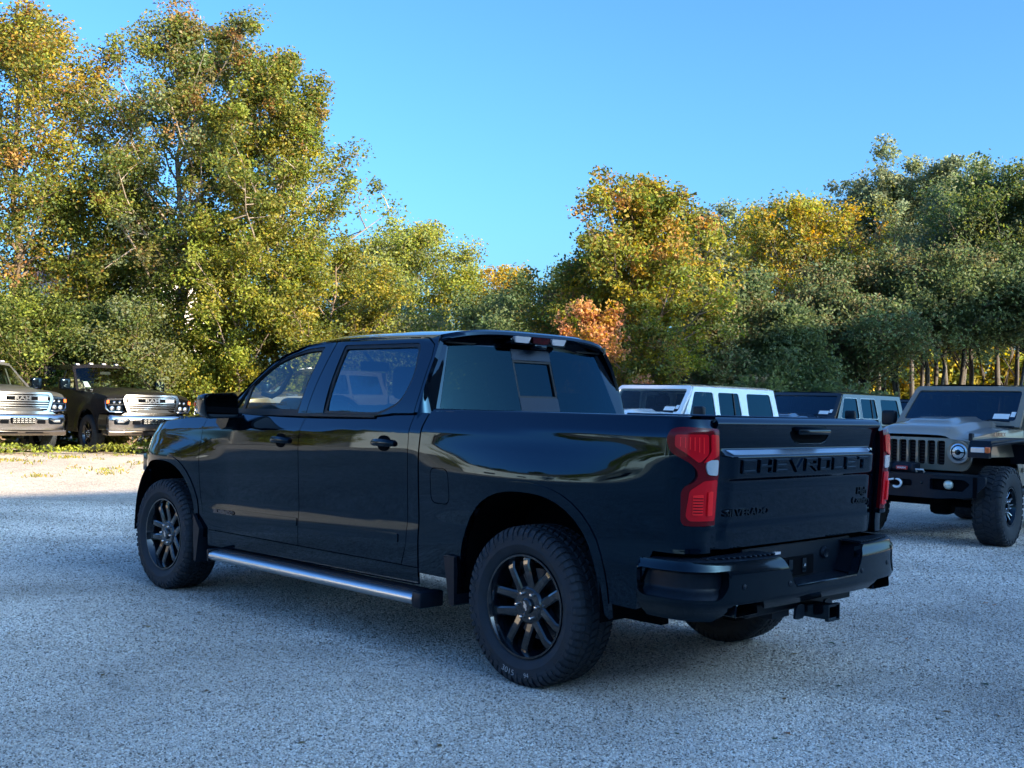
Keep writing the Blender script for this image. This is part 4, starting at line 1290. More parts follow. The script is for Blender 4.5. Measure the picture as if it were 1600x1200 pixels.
    def hood(u, v):
        s = 3.12 + (4.30 - 3.12) * u
        e = side(s, zc(s) + interp(s, [3.2, 3.7, 4.0, 4.3], [0.085, 0.072, 0.06, 0.05]))
        vvv = abs(v)
        rise = interp(s, [3.1, 3.6, 4.0, 4.2, 4.35], [0.055, 0.07, 0.08, 0.09, 0.10])
        nose = 0.24 * smooth01((s - 3.5) / 0.8) * (1 - vvv ** 2.5)
        return Vector((e.x + nose, e.y * v * 0.998, e.z + rise * (1 - vvv ** 3.2) + 0.015 * math.exp(-((vvv - 0.6) / 0.12) ** 2) * (1 - u)))
    hd_ = surface('hood', hood, lin(0, 1, 24), vv, bp, T)
    hb = text_mb('DURAMAX', 0.075, lambda a, b, d: (3.50 - a, 0.94 - 0.42 * (b + 0.03) + d * 0.8, 1.262 + b * 0.9), 0.004, 0.001, 0.95)
    build('fender_lettering', hb, M['gloss_black'], hd_)
    # nose: grille, bumper, lamp slivers
    def nose(u, v):
        zt = 0.92; z = zt - u * (zt - 0.42)
        p = side(4.31 - 0.05 * max(0, u - 0.6), 0.9)
        return Vector((p.x + 0.24 * (1 - abs(v) ** 2.5) - 0.04 * u, p.y * v, z))
    surface('front_bumper', nose, lin(0.15, 1, 8), vv, M['gloss_black'], T, flip=True)
    surface('grille', lambda u, v: nose(-0.2 + u * 0.35, v) + Vector((-0.03, 0, 0)), lin(0, 1, 4), vv, M['dark_cavity'], T, flip=True)
    for sg in (1, -1):
        def fb(s, z, sg=sg):
            q = side(min(s, 4.40), max(z, 0.45))
            return Vector((q.x, sg * (q.y - 0.0), z))
        panel('bumper_corner', [(4.33, 0.80), (4.20, 0.715), (4.175, 0.60), (4.175, 0.42), (4.30, 0.40), (4.36, 0.45), (4.37, 0.80)], fb, M['gloss_black'], T, step=0.04, flip=(sg > 0), thick=0.02)
        hl = build('headlight', box(4.20, 4.40, sg * 0.78 if sg > 0 else -0.83, sg * 0.83 if sg > 0 else -0.78, 0.84, 0.98, 0.015), M['gloss_black'], T, smooth=True, angle=40)
        for k in range(3):
            q = fb(4.30, 0.665 - 0.028 * k)
            build('marker_light', box(q.x - 0.012, q.x + 0.012, q.y - 0.004 if sg > 0 else q.y - 0.004, q.y + 0.006, 0.655 - 0.03 * k, 0.671 - 0.03 * k), M['chrome'], T)

    # --- rear of the cab
    def rearp(y, z):
        return Vector((0.80 + 0.30 * (z - 1.34) + 0.07 * (y / 0.8) ** 2, y, z))
    def yr(z): return interp(z, [1.30, 1.39, 1.77, 1.86], [0.845, 0.828, 0.675, 0.64])
    yo = lambda z: yr(z)
    zt = 1.80
    outer = [(-yr(0.9), 0.9), (yr(0.9), 0.9)] + [(yr(z), z) for z in lin(1.3, zt, 6)] + [(0.655, 1.845), (0.4, 1.872), (0.0, 1.880), (-0.4, 1.872), (-0.655, 1.845)] + [(-yr(z), z) for z in lin(zt, 1.3, 6)]
    gw = round_poly([(-0.806, 1.375), (0.806, 1.375), (0.658, 1.780), (-0.658, 1.780)], 0.03)
    panel('cab_rear_wall', outer, rearp, bp, T, holes=[gw], step=0.1, thick=0.02, flip=True)
    # glass in three panes with the sliding middle
    def gpane(name, pts, mat, off=0.0, thick=0.0):
        return panel(name, pts, rearp, mat, T, step=0.1, thick=thick, flip=True, off=off)
    gpane('rear_window', [(0.19, 1.372), (0.808, 1.372), (0.660, 1.784), (0.19, 1.784)], M['privacy_glass'], 0.002)
    gpane('rear_window', [(-0.808, 1.372), (-0.16, 1.372), (-0.16, 1.784), (-0.660, 1.784)], M['privacy_glass'], 0.002)
    gpane('sliding_window', [(-0.152, 1.482), (0.182, 1.482), (0.182, 1.705), (-0.152, 1.705)], M['privacy_glass'], -0.012)
    gpane('window_surround', [(-0.168, 1.372), (0.198, 1.372), (0.198, 1.784), (-0.168, 1.784)], M['black_plastic'], 0.0)if False else None
    gpane('slider_panel_lower', [(-0.158, 1.374), (0.188, 1.374), (0.188, 1.478), (-0.158, 1.478)], M['slider_panel'], 0.004, 0.01)
    gpane('slider_panel_upper', [(-0.158, 1.712), (0.188, 1.712), (0.188, 1.780), (-0.158, 1.780)], M['slider_panel'], 0.004, 0.01)
    panel('slider_frame', [(-0.160, 1.478), (0.190, 1.478), (0.190, 1.712), (-0.160, 1.712)], rearp, M['rubber_seal'], T, holes=[[(-0.146, 1.490), (0.176, 1.490), (0.176, 1.698), (-0.146, 1.698)]], step=0.2, thick=0.01, flip=True, off=0.0)
    # rounded cab corners
    for sg in (1, -1):
        def cor(u, v, sg=sg):
            z = 1.30 + (1.83 - 1.30) * u
            xe = interp(z, [1.3, 1.377, 1.50, 1.70, 1.80, 1.84], [0.925, 0.925, 0.924, 0.932, 0.950, 0.968])
            A = Vector((xe, gy(xe, z) - (0.0), z)); y2 = yr(z)
            B = rearp(y2, z)
            Cc = Vector((0.93 * B.x + 0.07 * A.x, 0.96 * A.y + 0.04 * B.y, z))
            p = A * (1 - v) ** 2 + Cc * 2 * v * (1 - v) + B * v * v
            return Vector((p.x, sg * p.y, z))
        surface('cab_corner_post', cor, lin(0, 1, 10), lin(0, 1, 9), bp, T, flip=(sg > 0))
    # roof rear lip with the high brake lamp
    def lip(u, v):
        y = 0.745 * u
        x = 0.93 - 0.035 * (1 - u * u) + 0.06 * abs(u) ** 8
        zt_ = zd(0.95) + 0.008 + 0.068 * (1 - abs(u) ** 4.0) * 0.85 - (0.0)
        prof_ = [(0.0, 0.001), (-0.032, -0.010), (-0.038, -0.028), (-0.030, -0.040), (0.03, -0.050), (0.06, -0.06)]
        dx, dz = prof_[int(v)]
        return Vector((x + dx, y, zt_ + dz))
    surface('roof_spoiler', lip, [math.sin(math.pi / 2 * t) * 0.995 for t in lin(-1, 1, 31)], range(6), bp, T, flip=True, angle=50)
    lampx = 0.848
    for y0, y1, mat, nm in ((0.09, 0.235, 'pale_lens', 'cargo_lamp'), (-0.09, 0.075, 'smoked_red', 'brake_lamp'), (-0.235, -0.10, 'pale_lens', 'cargo_lamp')):
        build(nm, prism(round_poly([(y0, 1.856), (y1, 1.856), (y1 - 0.014, 1.818), (y0 + 0.014, 1.818)], 0.008, 3), lambda a, b, d: (lampx + d + (1.85 - b) * 0.25, a, b), 0.05), M[mat], T, smooth=True, angle=35)
    build('lamp_bar', box(0.866, 0.93, -0.25, 0.25, 1.808, 1.845, 0.01), M['gloss_black'], T, smooth=True, angle=40)
    build('camera_pod', box(0.845, 0.90, -0.055, 0.055, 1.785, 1.815, 0.01), M['gloss_black'], T, smooth=True, angle=40)
    build('antenna', merge(box(2.02, 2.10, -0.02, 0.02, 1.885, 1.905, 0.008), tube([(2.03, 0, 1.90), (1.99, 0, 1.935)], 0.008, 6)), M['gloss_black'], T)

    # --- cabin
    build('cabin_floor', box(0.95, 3.1, -0.88, 0.88, 0.50, 0.62), M['interior_dark'], T)
    build('dashboard', box(2.66, 3.08, -0.80, 0.80, 0.95, 1.405, 0.07, 4), M['interior_dark'], T, smooth=True, angle=50)
    build('instrument_hood', box(2.56, 2.85, 0.16, 0.62, 1.22, 1.445, 0.06, 4), M['interior_dark'], T, smooth=True, angle=50)
    build('touch_screen', box(2.635, 2.655, -0.22, 0.14, 1.20, 1.37, 0.006), M['gloss_black'], T)
    for y_ in (0.165, -0.225, -0.62):
        build('dash_trim', box(2.640, 2.655, y_ - 0.006, y_ + 0.006, 1.24, 1.38), M['brushed_steel'], T)
    def torus(cx, cy, cz, Rt, r, tilt, n=28, m=8):
        vs = []; fs = []
        for i in range(n):
            a = 2 * math.pi * i / n
            for j in range(m):
                b = 2 * math.pi * j / m
                q = Vector((r * math.sin(b), (Rt + r * math.cos(b)) * math.cos(a), (Rt + r * math.cos(b)) * math.sin(a)))
                q = Matrix.Rotation(tilt, 3, 'Y') @ q
                vs.append((q.x + cx, q.y + cy, q.z + cz))
        for i in range(n):
            for j in range(m):
                fs.append((i * m + j, ((i + 1) % n) * m + j, ((i + 1) % n) * m + (j + 1) % m, i * m + (j + 1) % m))
        return MB().add(vs, fs)
    sw = torus(2.34, 0.40, 1.285, 0.19, 0.018, math.radians(25))
    sw = merge(sw, box(2.33, 2.39, 0.33, 0.47, 1.18, 1.27, 0.02), tube([(2.36, 0.24, 1.23), (2.36, 0.56, 1.23)], 0.012), tube([(2.38, 0.40, 1.22), (2.62, 0.40, 1.12)], 0.03))
    build('steering_wheel', sw, M['interior_dark'], T, smooth=True, angle=40)
    for yc in (0.42, -0.42):
        st = build('front_seat', merge(box(1.62, 2.12, yc - 0.26, yc + 0.26, 0.72, 0.90, 0.06, 3), box(1.50, 1.68, yc - 0.25, yc + 0.25, 0.85, 1.42, 0.07, 3)), M['interior_dark'], T, smooth=True, angle=50)
        build('headrest', box(1.50, 1.64, yc - 0.15, yc + 0.15, 1.45, 1.66, 0.05, 4), M['interior_dark'], st, smooth=True, angle=50)
    rs = build('rear_seat', merge(box(1.05, 1.5, -0.72, 0.72, 0.75, 0.92, 0.06, 3), box(0.93, 1.06, -0.72, 0.72, 0.88, 1.38, 0.05, 3)), M['interior_dark'], T, smooth=True, angle=50)
    for yc in (0.45, 0.0, -0.45):
        build('headrest', box(0.95, 1.05, yc - 0.13, yc + 0.13, 1.38, 1.52, 0.04, 3), M['interior_dark'], rs, smooth=True, angle=50)
    build('rear_view_mirror', merge(box(2.50, 2.53, -0.13, 0.13, 1.655, 1.725, 0.012), tube([(2.52, 0, 1.71), (2.62, 0, 1.78)], 0.012)), M['interior_dark'], T, smooth=True, angle=50)
    for yc in (0.78, -0.78):   # grab handles on the front pillars
        build('grab_handle', tube([(2.80, yc * 0.985, 1.47), (2.74, yc * 0.93, 1.45), (2.68, yc * 0.90, 1.48), (2.60, yc * 0.90, 1.56), (2.55, yc * 0.90, 1.62), (2.53, yc * 0.95, 1.66)], 0.017, 8), M['interior_dark'], T, smooth=True)
    build('headliner', box(0.96, 2.2, -0.70, 0.70, 1.79, 1.80), M['interior_dark'], T)

    # --- door mirrors
    for sg in (1, -1):
        hs = MB()
        vs = []; fs = []
        # rounded box housing tapering forward
        prof2 = round_poly([(0.985, 1.300), (1.235, 1.290), (1.262, 1.455), (1.00, 1.470)], 0.045, 4)
        nn = len(prof2)
        for dx, k in ((0.0, 1.0), (0.02, 1.03), (0.10, 0.96), (0.155, 0.75), (0.165, 0.4)):
            for a, b in prof2:
                vs.append((2.74 + dx, sg * (1.12 + (a - 1.12) * k), 1.38 + (b - 1.38) * k))
        for i in range(4):
            for j in range(nn):
                q = (i * nn + j, i * nn + (j + 1) % nn, (i + 1) * nn + (j + 1) % nn, (i + 1) * nn + j)
                fs.append(q if sg < 0 else q[::-1])
        fs.append(tuple(range(nn)) if sg > 0 else tuple(range(nn))[::-1])
        fs.append(tuple(range(4 * nn, 5 * nn)))
        hs.add(vs, fs)
        mr = build('door_mirror', hs, M['gloss_black'], T, smooth=True, angle=50)
        gp = [(1.12 + (a - 1.12) * 0.90, 1.38 + (b - 1.38) * 0.88) for a, b in prof2]
        build('mirror_glass', prism(gp, lambda a, b, d: (2.7365 - d, sg * a, b), 0.004), principled('mirror_glass', (0.08, 0.09, 0.1), 0.03, 1.0), mr)
        arm = prism([(2.90, 1.335), (2.80, 1.33), (2.76, 1.30), (2.80, 1.235), (2.86, 1.215), (2.93, 1.26)], lambda a, b, d: (a, sg * (0.93 + d), b), 0.12)
        build('mirror_arm', arm, M['gloss_black'], mr)

    # --- taillights
    for mp, fl in ((side, True), (sideR, False)):
        tlo = round_poly([(-0.885, 1.300), (-0.905, 1.335), (-0.95, 1.345), (-1.130, 1.338), (-1.130, 0.905), (-0.965, 0.905), (-0.950, 0.925), (-0.950, 1.075), (-1.005, 1.105), (-1.02, 1.13), (-1.012, 1.165), (-0.965, 1.205), (-0.905, 1.232)],
                         [0.02, 0.02, 0.03, 0.008, 0.008, 0.02, 0.02, 0.03, 0.02, 0.02, 0.03, 0.04, 0.03], 4)
        tlp = panel('taillight', tlo, mp, M['dark_red_lens'], T, step=0.02, flip=fl, off=0.020, thick=0.03)
        panel('lamp_segment', round_poly([(-0.925, 1.315), (-1.06, 1.318), (-1.06, 1.23), (-1.02, 1.19), (-0.965, 1.235), (-0.925, 1.262)], 0.012, 3), mp, M['red_lens'], tlp, step=0.02, flip=fl, off=0.024, thick=0.004)
        panel('lamp_segment', round_poly([(-1.07, 1.318), (-1.118, 1.315), (-1.118, 1.225), (-1.035, 1.19), (-1.07, 1.24)], 0.008, 3), mp, M['red_lens'], tlp, step=0.02, flip=fl, off=0.027, thick=0.006)
        panel('reversing_lamp', round_poly([(-1.052, 1.205), (-1.118, 1.205), (-1.118, 1.133), (-1.06, 1.138), (-1.048, 1.17)], 0.012, 3), mp, M['clear_lens'], tlp, step=0.02, flip=fl, off=0.026, thick=0.006)
        panel('lamp_segment', round_poly([(-0.985, 1.065), (-1.045, 1.11), (-1.118, 1.115), (-1.118, 0.928), (-0.985, 0.928), (-0.970, 0.95)], 0.012, 3), mp, M['red_lens'], tlp, step=0.02, flip=fl, off=0.025, thick=0.005)
        panel('lamp_bar', round_poly([(-1.062, 1.06), (-1.085, 1.065), (-1.088, 0.955), (-1.062, 0.952)], 0.006, 3), mp, M['bright_red_lens'], tlp, step=0.02, flip=fl, off=0.034, thick=0.008)
        panel('lamp_bar', round_poly([(-0.998, 1.045), (-1.042, 1.05), (-1.042, 0.955), (-0.998, 0.955)], 0.006, 3), mp, M['bright_red_lens'], tlp, step=0.02, flip=fl, off=0.030, thick=0.005)
        for k in range(6):
            panel('lamp_rib', [(-1.000, 0.965 + 0.013 * k), (-1.040, 0.965 + 0.013 * k), (-1.040, 0.969 + 0.013 * k), (-1.000, 0.969 + 0.013 * k)], mp, M['dark_red_lens'], tlp, step=0.02, flip=fl, off=0.0315, thick=0.002)
            panel('lamp_rib', [(-0.945 - 0.018 * k, 1.305), (-0.949 - 0.018 * k, 1.305), (-0.949 - 0.018 * k, 1.262 - 0.006 * k), (-0.945 - 0.018 * k, 1.262 - 0.006 * k)], mp, M['bright_red_lens'], tlp, step=0.02, flip=fl, off=0.0255, thick=0.002)
        panel('taillight_ledge', [(-0.955, 0.905), (-1.132, 0.902), (-1.132, 0.880), (-0.965, 0.885)], mp, bp, T, step=0.02, flip=fl, off=0.024, thick=0.03)
        panel('taillight_fin', round_poly([(-0.875, 1.085), (-0.93, 1.10), (-0.945, 1.115), (-0.90, 1.118)], 0.006, 3), mp, bp, T, step=0.02, flip=fl, off=0.014, thick=0.014)

    # --- bed
    bd = T
    for sg in (1, -1):
        def rail(u, v, sg=sg):
            s = 0.815 - 1.80 * u
            e = side(s, 1.387)
            pr_ = [(0.0, 0.0), (-0.006, 0.010), (-0.02, 0.014), (-0.075, 0.014), (-0.085, 0.006), (-0.085, -0.06)]
            dy, dz = pr_[int(v)]
            return Vector((e.x, sg * (e.y + dy), e.z + dz))
        surface('bed_rail_cap', rail, lin(0, 1, 10), range(6), M['black_plastic'] if False else bp, T, flip=(sg > 0), angle=50)
        build('bed_inner_wall', box(-0.98, 0.80, sg * 0.845 if sg > 0 else -0.865, sg * 0.865 if sg > 0 else -0.845, 1.01, 1.385), M['black_plastic'], T)
    build('bed_floor', box(-0.98, 0.80, -0.86, 0.86, 1.01, 1.04), M['black_plastic'], T)
    build('bed_front_wall', box(0.77, 0.80, -0.86, 0.86, 1.04, 1.34), M['black_plastic'], T)

    # --- tailgate
    tz = np.linspace(1.402, 0.775, 400)
    h2 = 1.402 - tz
    tlb = np.interp(h2, [0, .006, .020, .030, .048, .058, .10, .112, .150, .157, .181, .187, .20, .285, .30, .345, .36, .485, .50, .520, .535, .627],
                    [80, 60, 45, 10, -38, -22, -6, -3, -3, -3, -3, -3, -3, -3, -0.5, -1, -4.5, -3.5, 3, 3, -3.5, -3])
    tl2 = np.interp(h2, [.150, .157, .181, .190, .285, .30], [0, 52, 52, 0, 0, 0])
    def integ(t):
        return np.concatenate([[0], np.cumsum(np.tan(np.radians((t[1:] + t[:-1]) / 2)) * (h2[1] - h2[0]))])
    xb = integ(tlb); xl = integ(tl2)
    tl3 = np.interp(h2, [.282, .29, .30, .31], [0, -46, -46, 0])
    xl2 = integ(tl3)
    def tg(y, z):
        h = 1.402 - z
        wy = smooth01((0.735 - abs(y)) / 0.05)
        k = float(np.interp(h, h2, xb)) + wy * (float(np.interp(h, h2, xl)) + 0.95 * float(np.interp(h, h2, xl2)))
        cr = 0.012 * (1 - (y / 0.8) ** 2)
        return Vector((-0.985 - k - cr, y, z))
    hole = round_poly([(0.165, 1.335), (0.125, 1.290), (0.06, 1.272), (-0.16, 1.272), (-0.215, 1.290), (-0.25, 1.335)], 0.02, 4)
    def tgs(y, z): return tg(y, z)
    tail = panel('tailgate', round_poly([(-0.790, 0.785), (0.790, 0.785), (0.790, 1.398), (-0.790, 1.398)], [0.01, 0.01, 0.02, 0.02]), tg, bp, T, holes=[hole], steps=(0.05, 0.0065), thick=0.05, flip=True)
    build('tailgate_handle', merge(box(-1.01, -0.985, -0.25, 0.165, 1.262, 1.345)), M['dark_cavity'], tail)
    build('handle_grip', box(-1.050, -1.020, -0.205, 0.105, 1.318, 1.345, 0.006), M['gloss_black'], tail, smooth=True, angle=40)
    build('handle_recess_edge', tube([(tg(a, b).x - 0.001, a, b) for a, b in [(0.10, 1.281), (0.06, 1.2725), (-0.16, 1.2725), (-0.20, 1.283)]], 0.003, 6), M['gloss_black'], tail, smooth=True)
    build('tailgate_inner', box(-0.975, -0.935, -0.78, 0.78, 0.79, 1.385), M['black_plastic'], tail)
    def onTG(y0, z0, off=0.0):
        return lambda a, b, d: (tg(y0 - a, z0 + b).x - d - off, y0 - a, z0 + b)
    # raised stamped lettering: letters built from strokes, wide and low
    SEG = {
        'C': [[(1, 1), (0, 1), (0, 0), (1, 0)]], 'H': [[(0, 0), (0, 1)], [(1, 0), (1, 1)], [(0, .5), (1, .5)]],
        'E': [[(1, 1), (0, 1), (0, 0), (1, 0)], [(0, .5), (.9, .5)]], 'V': [[(0, 1), (.5, 0), (1, 1)]],
        'R': [[(0, 0), (0, 1), (1, 1), (1, .5), (0, .5)], [(.5, .5), (1, 0)]], 'O': [[(0, 0), (0, 1), (1, 1), (1, 0), (0, 0)]],
        'L': [[(0, 1), (0, 0), (1, 0)]], 'T': [[(0, 1), (1, 1)], [(.5, 1), (.5, 0)]]}
    def stroke_letters(word, y0, z0, W, H, gap, th, hgt):
        out = []
        n = len(word)
        lw = (W - gap * (n - 1)) / n
        for i, ch in enumerate(word):
            mb = MB()
            for ln in SEG[ch]:
                for (ax, az), (bx_, bz) in zip(ln[:-1], ln[1:]):
                    p = Vector((i * (lw + gap) + ax * (lw - th) + th / 2, az * (H - th) + th / 2)); q = Vector((i * (lw + gap) + bx_ * (lw - th) + th / 2, bz * (H - th) + th / 2))
                    d = (q - p).normalized(); e_ = d * th / 2; nrm = Vector((-d.y, d.x)) * th / 2
                    c4 = [p - e_ - nrm, q + e_ - nrm, q + e_ + nrm, p - e_ + nrm]
                    i4 = [p - e_ * .6 - nrm * .6, q + e_ * .6 - nrm * .6, q + e_ * .6 + nrm * .6, p - e_ * .6 + nrm * .6]
                    vs = []
                    for k in range(4):
                        vs.append((tg(y0 - c4[k].x, z0 + c4[k].y).x + 0.001, y0 - c4[k].x, z0 + c4[k].y))
                    for k in range(4):
                        vs.append((tg(y0 - c4[k].x, z0 + c4[k].y).x - hgt, y0 - i4[k].x, z0 + i4[k].y))
                    mb.add(vs, [(3, 2, 1, 0), (4, 5, 6, 7), (0, 1, 5, 4), (1, 2, 6, 5), (2, 3, 7, 6), (3, 0, 4, 7)])
            out.append(mb)
        return out
    for mb in stroke_letters('CHEVROLET', 0.615, 1.134, 1.23, 0.068, 0.026, 0.017, 0.011):
        build('tailgate_letter', mb, bp, tail)
    panel('tailgate_ledge_glint', round_poly([(0.700, 1.243), (0.672, 1.223), (-0.735, 1.223), (-0.742, 1.243)], 0.003, 2), tg, M['ledge_glint'], tail, step=0.1, thick=0.003, flip=True, off=0.003)  # added strip: the stamped ledge's sky reflection put into its colour
    build('model_lettering', text_mb('SILVERADO', 0.046, onTG(0.52, 0.949), 0.003, 0.0012, 1.55), M['gloss_black'], tail)
    build('trim_lettering', text_mb('High\nCountry', 0.052, onTG(-0.60, 0.985), 0.003, 0.0008, 1.15), M['gloss_black'], tail)
    build('door_lettering', text_mb('SILVERADO', 0.036, lambda a, b, d: (lambda q: (q.x, q.y + 0.011 + d, q.z))(side(2.93 - a, 0.637 + b)), 0.003, 0.001, 1.3), M['disc_steel'], T)

    # --- rear bumper: wrapped along a plan line
    plan = [(-0.73, 0.988), (-0.86, 0.992), (-0.98, 0.970), (-1.055, 0.905), (-1.105, 0.80), (-1.14, 0.60), (-1.158, 0.35), (-1.162, 0.0)]
    # smooth it
    PL = [Vector(plan[0])]
    for i in range(len(plan) - 1):
        p0 = Vector(plan[max(i - 1, 0)]); p1 = Vector(plan[i]); p2 = Vector(plan[i + 1]); p3 = Vector(plan[min(i + 2, len(plan) - 1)])
        for k in range(1, 9):
            t = k / 8
            PL.append(0.5 * ((2 * p1) + (-p0 + p2) * t + (2 * p0 - 5 * p1 + 4 * p2 - p3) * t * t + (-p0 + 3 * p1 - 3 * p2 + p3) * t ** 3))
    acc = [0.0]
    for a, b in zip(PL[:-1], PL[1:]): acc.append(acc[-1] + (b - a).length)
    LB = acc[-1]
    ax = [p.x for p in PL]; ay = [p.y for p in PL]
    def bl_(u):   # u = 0 centre, + left side
        m = LB - abs(u)
        return interp(m, acc, ax), math.copysign(interp(m, acc, ay), u) if u != 0 else 0.0
    def bump(u, z, out=0.0):
        x, y = bl_(u)
        x2, y2 = bl_(u + 0.01); x1, y1 = bl_(u - 0.01)
        t = Vector((x2 - x1, y2 - y1)).normalized(); n = Vector((-t.y, t.x))
        # section: top tips forward, bottom tucks in
        k = -0.020 * smooth01((z - 0.68) / 0.07) - 0.05 * smooth01((0.56 - z) / 0.09) + out
        return Vector((x + n.x * k, y + n.y * k, z))
    pocket = round_poly([(0.94, 0.700), (0.93, 0.635), (0.985, 0.575), (1.33, 0.575), (1.395, 0.625), (1.36, 0.700)], [0.02, 0.02, 0.03, 0.03, 0.03, 0.03], 4)
    m0 = LB - 0.0
    # in u: right 0.80 m back face ~ u 0.8; pocket spans the wrapped corner
    pk = round_poly([(0.80, 0.700), (0.80, 0.628), (0.845, 0.572), (1.245, 0.575), (1.305, 0.632), (1.275, 0.700)], [0.02, 0.02, 0.03, 0.03, 0.03, 0.03], 4)
    topz = 0.742
    body_poly = [(0.0, 0.592), (0.285, 0.592), (0.315, 0.61), (0.385, 0.725), (0.41, topz), (1.05, topz), (1.26, topz), (1.325, 0.72), (LB - 0.005, 0.62), (LB - 0.005, 0.50), (1.25, 0.475), (0.86, 0.470), (0.80, 0.49), (0.765, 0.545), (0.56, 0.548), (0.515, 0.505), (0.3, 0.505), (0.0, 0.510)]
    for sg in (1, -1):
        bp2 = [(u * sg, z) for u, z in body_poly]
        pk2 = [(u * sg, z) for u, z in pk]
        bb = panel('rear_bumper', bp2, bump, M['gloss_black'], T, holes=[pk2], steps=(0.05, 0.02), thick=0.05, flip=True)
        panel('bumper_pocket', [(u * sg, z) for u, z in round_poly([(0.78, 0.715), (0.78, 0.615), (0.84, 0.555), (1.26, 0.558), (1.325, 0.625), (1.29, 0.715)], 0.02)], lambda u, z: bump(u, z, -0.055 + 0.045 * smooth01((0.62 - z) / 0.06)), M['black_plastic'], T, steps=(0.04, 0.02), thick=0, flip=True)
        # pocket rim line
        panel('pocket_rim', [(u * sg, z) for u, z in round_poly([(0.785, 0.712), (0.785, 0.622), (0.838, 0.560), (1.252, 0.563), (1.322, 0.628), (1.288, 0.712)], 0.02)], bump, M['gloss_black'], T, holes=[pk2], steps=(0.05, 0.05), thick=0.01, flip=True, off=0.004)
        # step pad with ribs
        def pad(u, v, sg=sg):
            x, y = bl_(u * sg)
            q = bump(u * sg, topz)
            inn = Vector((-0.985, min(abs(q.y), 0.86) * sg, topz + 0.006)) if abs(q.y) > 0 else q
            return q * (1 - v) + inn * v + Vector((0, 0, 0.006 * math.sin(math.pi * min(v * 4, 1) / 2)))
        surface('step_pad', pad, lin(0.41, 1.33, 20), [0, 0.06, 0.2, 0.6, 1.0], M['black_plastic'], T, flip=(sg < 0))
        for k in range(13):
            y = sg * (0.43 + 0.036 * k)
            xo = interp(abs(y), [0.35, 0.6, 0.8, 0.905], [-1.158, -1.14, -1.105, -1.055]) + 0.035
            build('step_rib', box(xo, -1.0, y - 0.009, y + 0.009, topz + 0.008, topz + 0.017, 0.003, 1), M['black_plastic'], T)
        # recess cheek
        ck = MB().add([(bump(sg * 0.41, topz).x, sg * 0.40, topz), (-0.99, sg * 0.46, topz), (-0.99, sg * 0.36, 0.600), (bump(sg * 0.3, 0.6).x, sg * 0.298, 0.600)], [(0, 1, 2, 3)])
        build('recess_cheek', ck, M['black_plastic'], T)
        for (u, z) in ((0.70, 0.625), (0.355, 0.60 if False else 0.612)):
            q = bump(u * sg, z, 0.001)
            so = build('parking_sensor', lathe([(0.0, 0.003), (0.012, 0.003), (0.014, 0.0)], 16, 'x'), M['black_plastic'], T, smooth=True)
            so.location = q; so.rotation_euler = (0, 0, math.pi)
        # exhaust tip
        ex = MB()
        vs = []; fs = []
        pr3 = round_poly([(-0.10, -0.032), (0.10, -0.032), (0.085, 0.032), (-0.085, 0.032)], 0.015, 3); nn = len(pr3)
        for x_, k in ((-0.98, 1.0), (-1.112, 1.0), (-1.117, 0.92), (-1.0, 0.86)):
            for a, b in pr3: vs.append((x_, sg * 0.66 + a * k, 0.520 + b * k))
        for i in range(3):
            for j in range(nn): fs.append((i * nn + j, i * nn + (j + 1) % nn, (i + 1) * nn + (j + 1) % nn, (i + 1) * nn + j))
        fs.append(tuple(3 * nn + j for j in range(nn)))
        ex.add(vs, fs)
        build('exhaust_tip', ex, M['gloss_black'], T, smooth=True, angle=40)
    build('bumper_back_plate', box(-0.995, -0.985, -0.52, 0.52, 0.52, 0.768), M['black_plastic'], T)
    build('recess_floor', MB().add([(-1.16, -0.30, 0.594), (-1.16, 0.30, 0.594), (-0.99, 0.37, 0.594), (-0.99, -0.37, 0.594)], [(0, 1, 2, 3)]), M['black_plastic'], T)
    build('recess_edge', tube([(-1.158, -0.29, 0.597), (-1.163, 0.0, 0.597), (-1.158, 0.29, 0.597)], 0.0075, 8), M['gloss_black'], T, smooth=True)
    build('license_bracket', box(-1.01, -0.994, -0.12, 0.16, 0.605, 0.70), M['dark_cavity'], T)
    for y_ in (0.11, -0.02):
        build('license_clip', box(-1.016, -1.008, y_ - 0.018, y_ + 0.018, 0.62, 0.69), M['gloss_black'], T)
    build('license_screw', lathe([(0, 0.004), (0.007, 0.003), (0.008, 0)], 10, 'x'), M['lug_steel'], T, loc=(-1.02, -0.02, 0.655))
    build('plate_lamp', box(-1.01, -0.99, 0.20, 0.25, 0.725, 0.738), M['pale_lens'], T)
    ws = build('trailer_socket', lathe([(0.0, -0.012), (0.018, -0.012), (0.024, -0.016), (0.030, -0.006), (0.032, 0.0)], 20, 'x'), M['black_plastic'], T, smooth=True, angle=40)
    ws.location = (-1.0, -0.24, 0.70)
    # hitch
    build('hitch_bar', merge(box(-1.02, -0.94, -0.50, 0.50, 0.44, 0.50, 0.01), box(-0.98, -0.9, 0.06, 0.22, 0.40, 0.44)), M['black_plastic'], T)
    rc = merge(box(-1.19, -1.0, -0.048, -0.040, 0.408, 0.476), box(-1.19, -1.0, 0.040, 0.048, 0.408, 0.476), box(-1.19, -1.0, -0.040, 0.040, 0.408, 0.416), box(-1.19, -1.0, -0.040, 0.040, 0.468, 0.476),
               box(-1.198, -1.178, -0.056, 0.056, 0.400, 0.408), box(-1.198, -1.178, -0.056, 0.056, 0.476, 0.484), box(-1.198, -1.178, -0.056, -0.048, 0.408, 0.476), box(-1.198, -1.178, 0.048, 0.056, 0.408, 0.476))
    build('hitch_receiver', rc, M['gloss_black'], T)
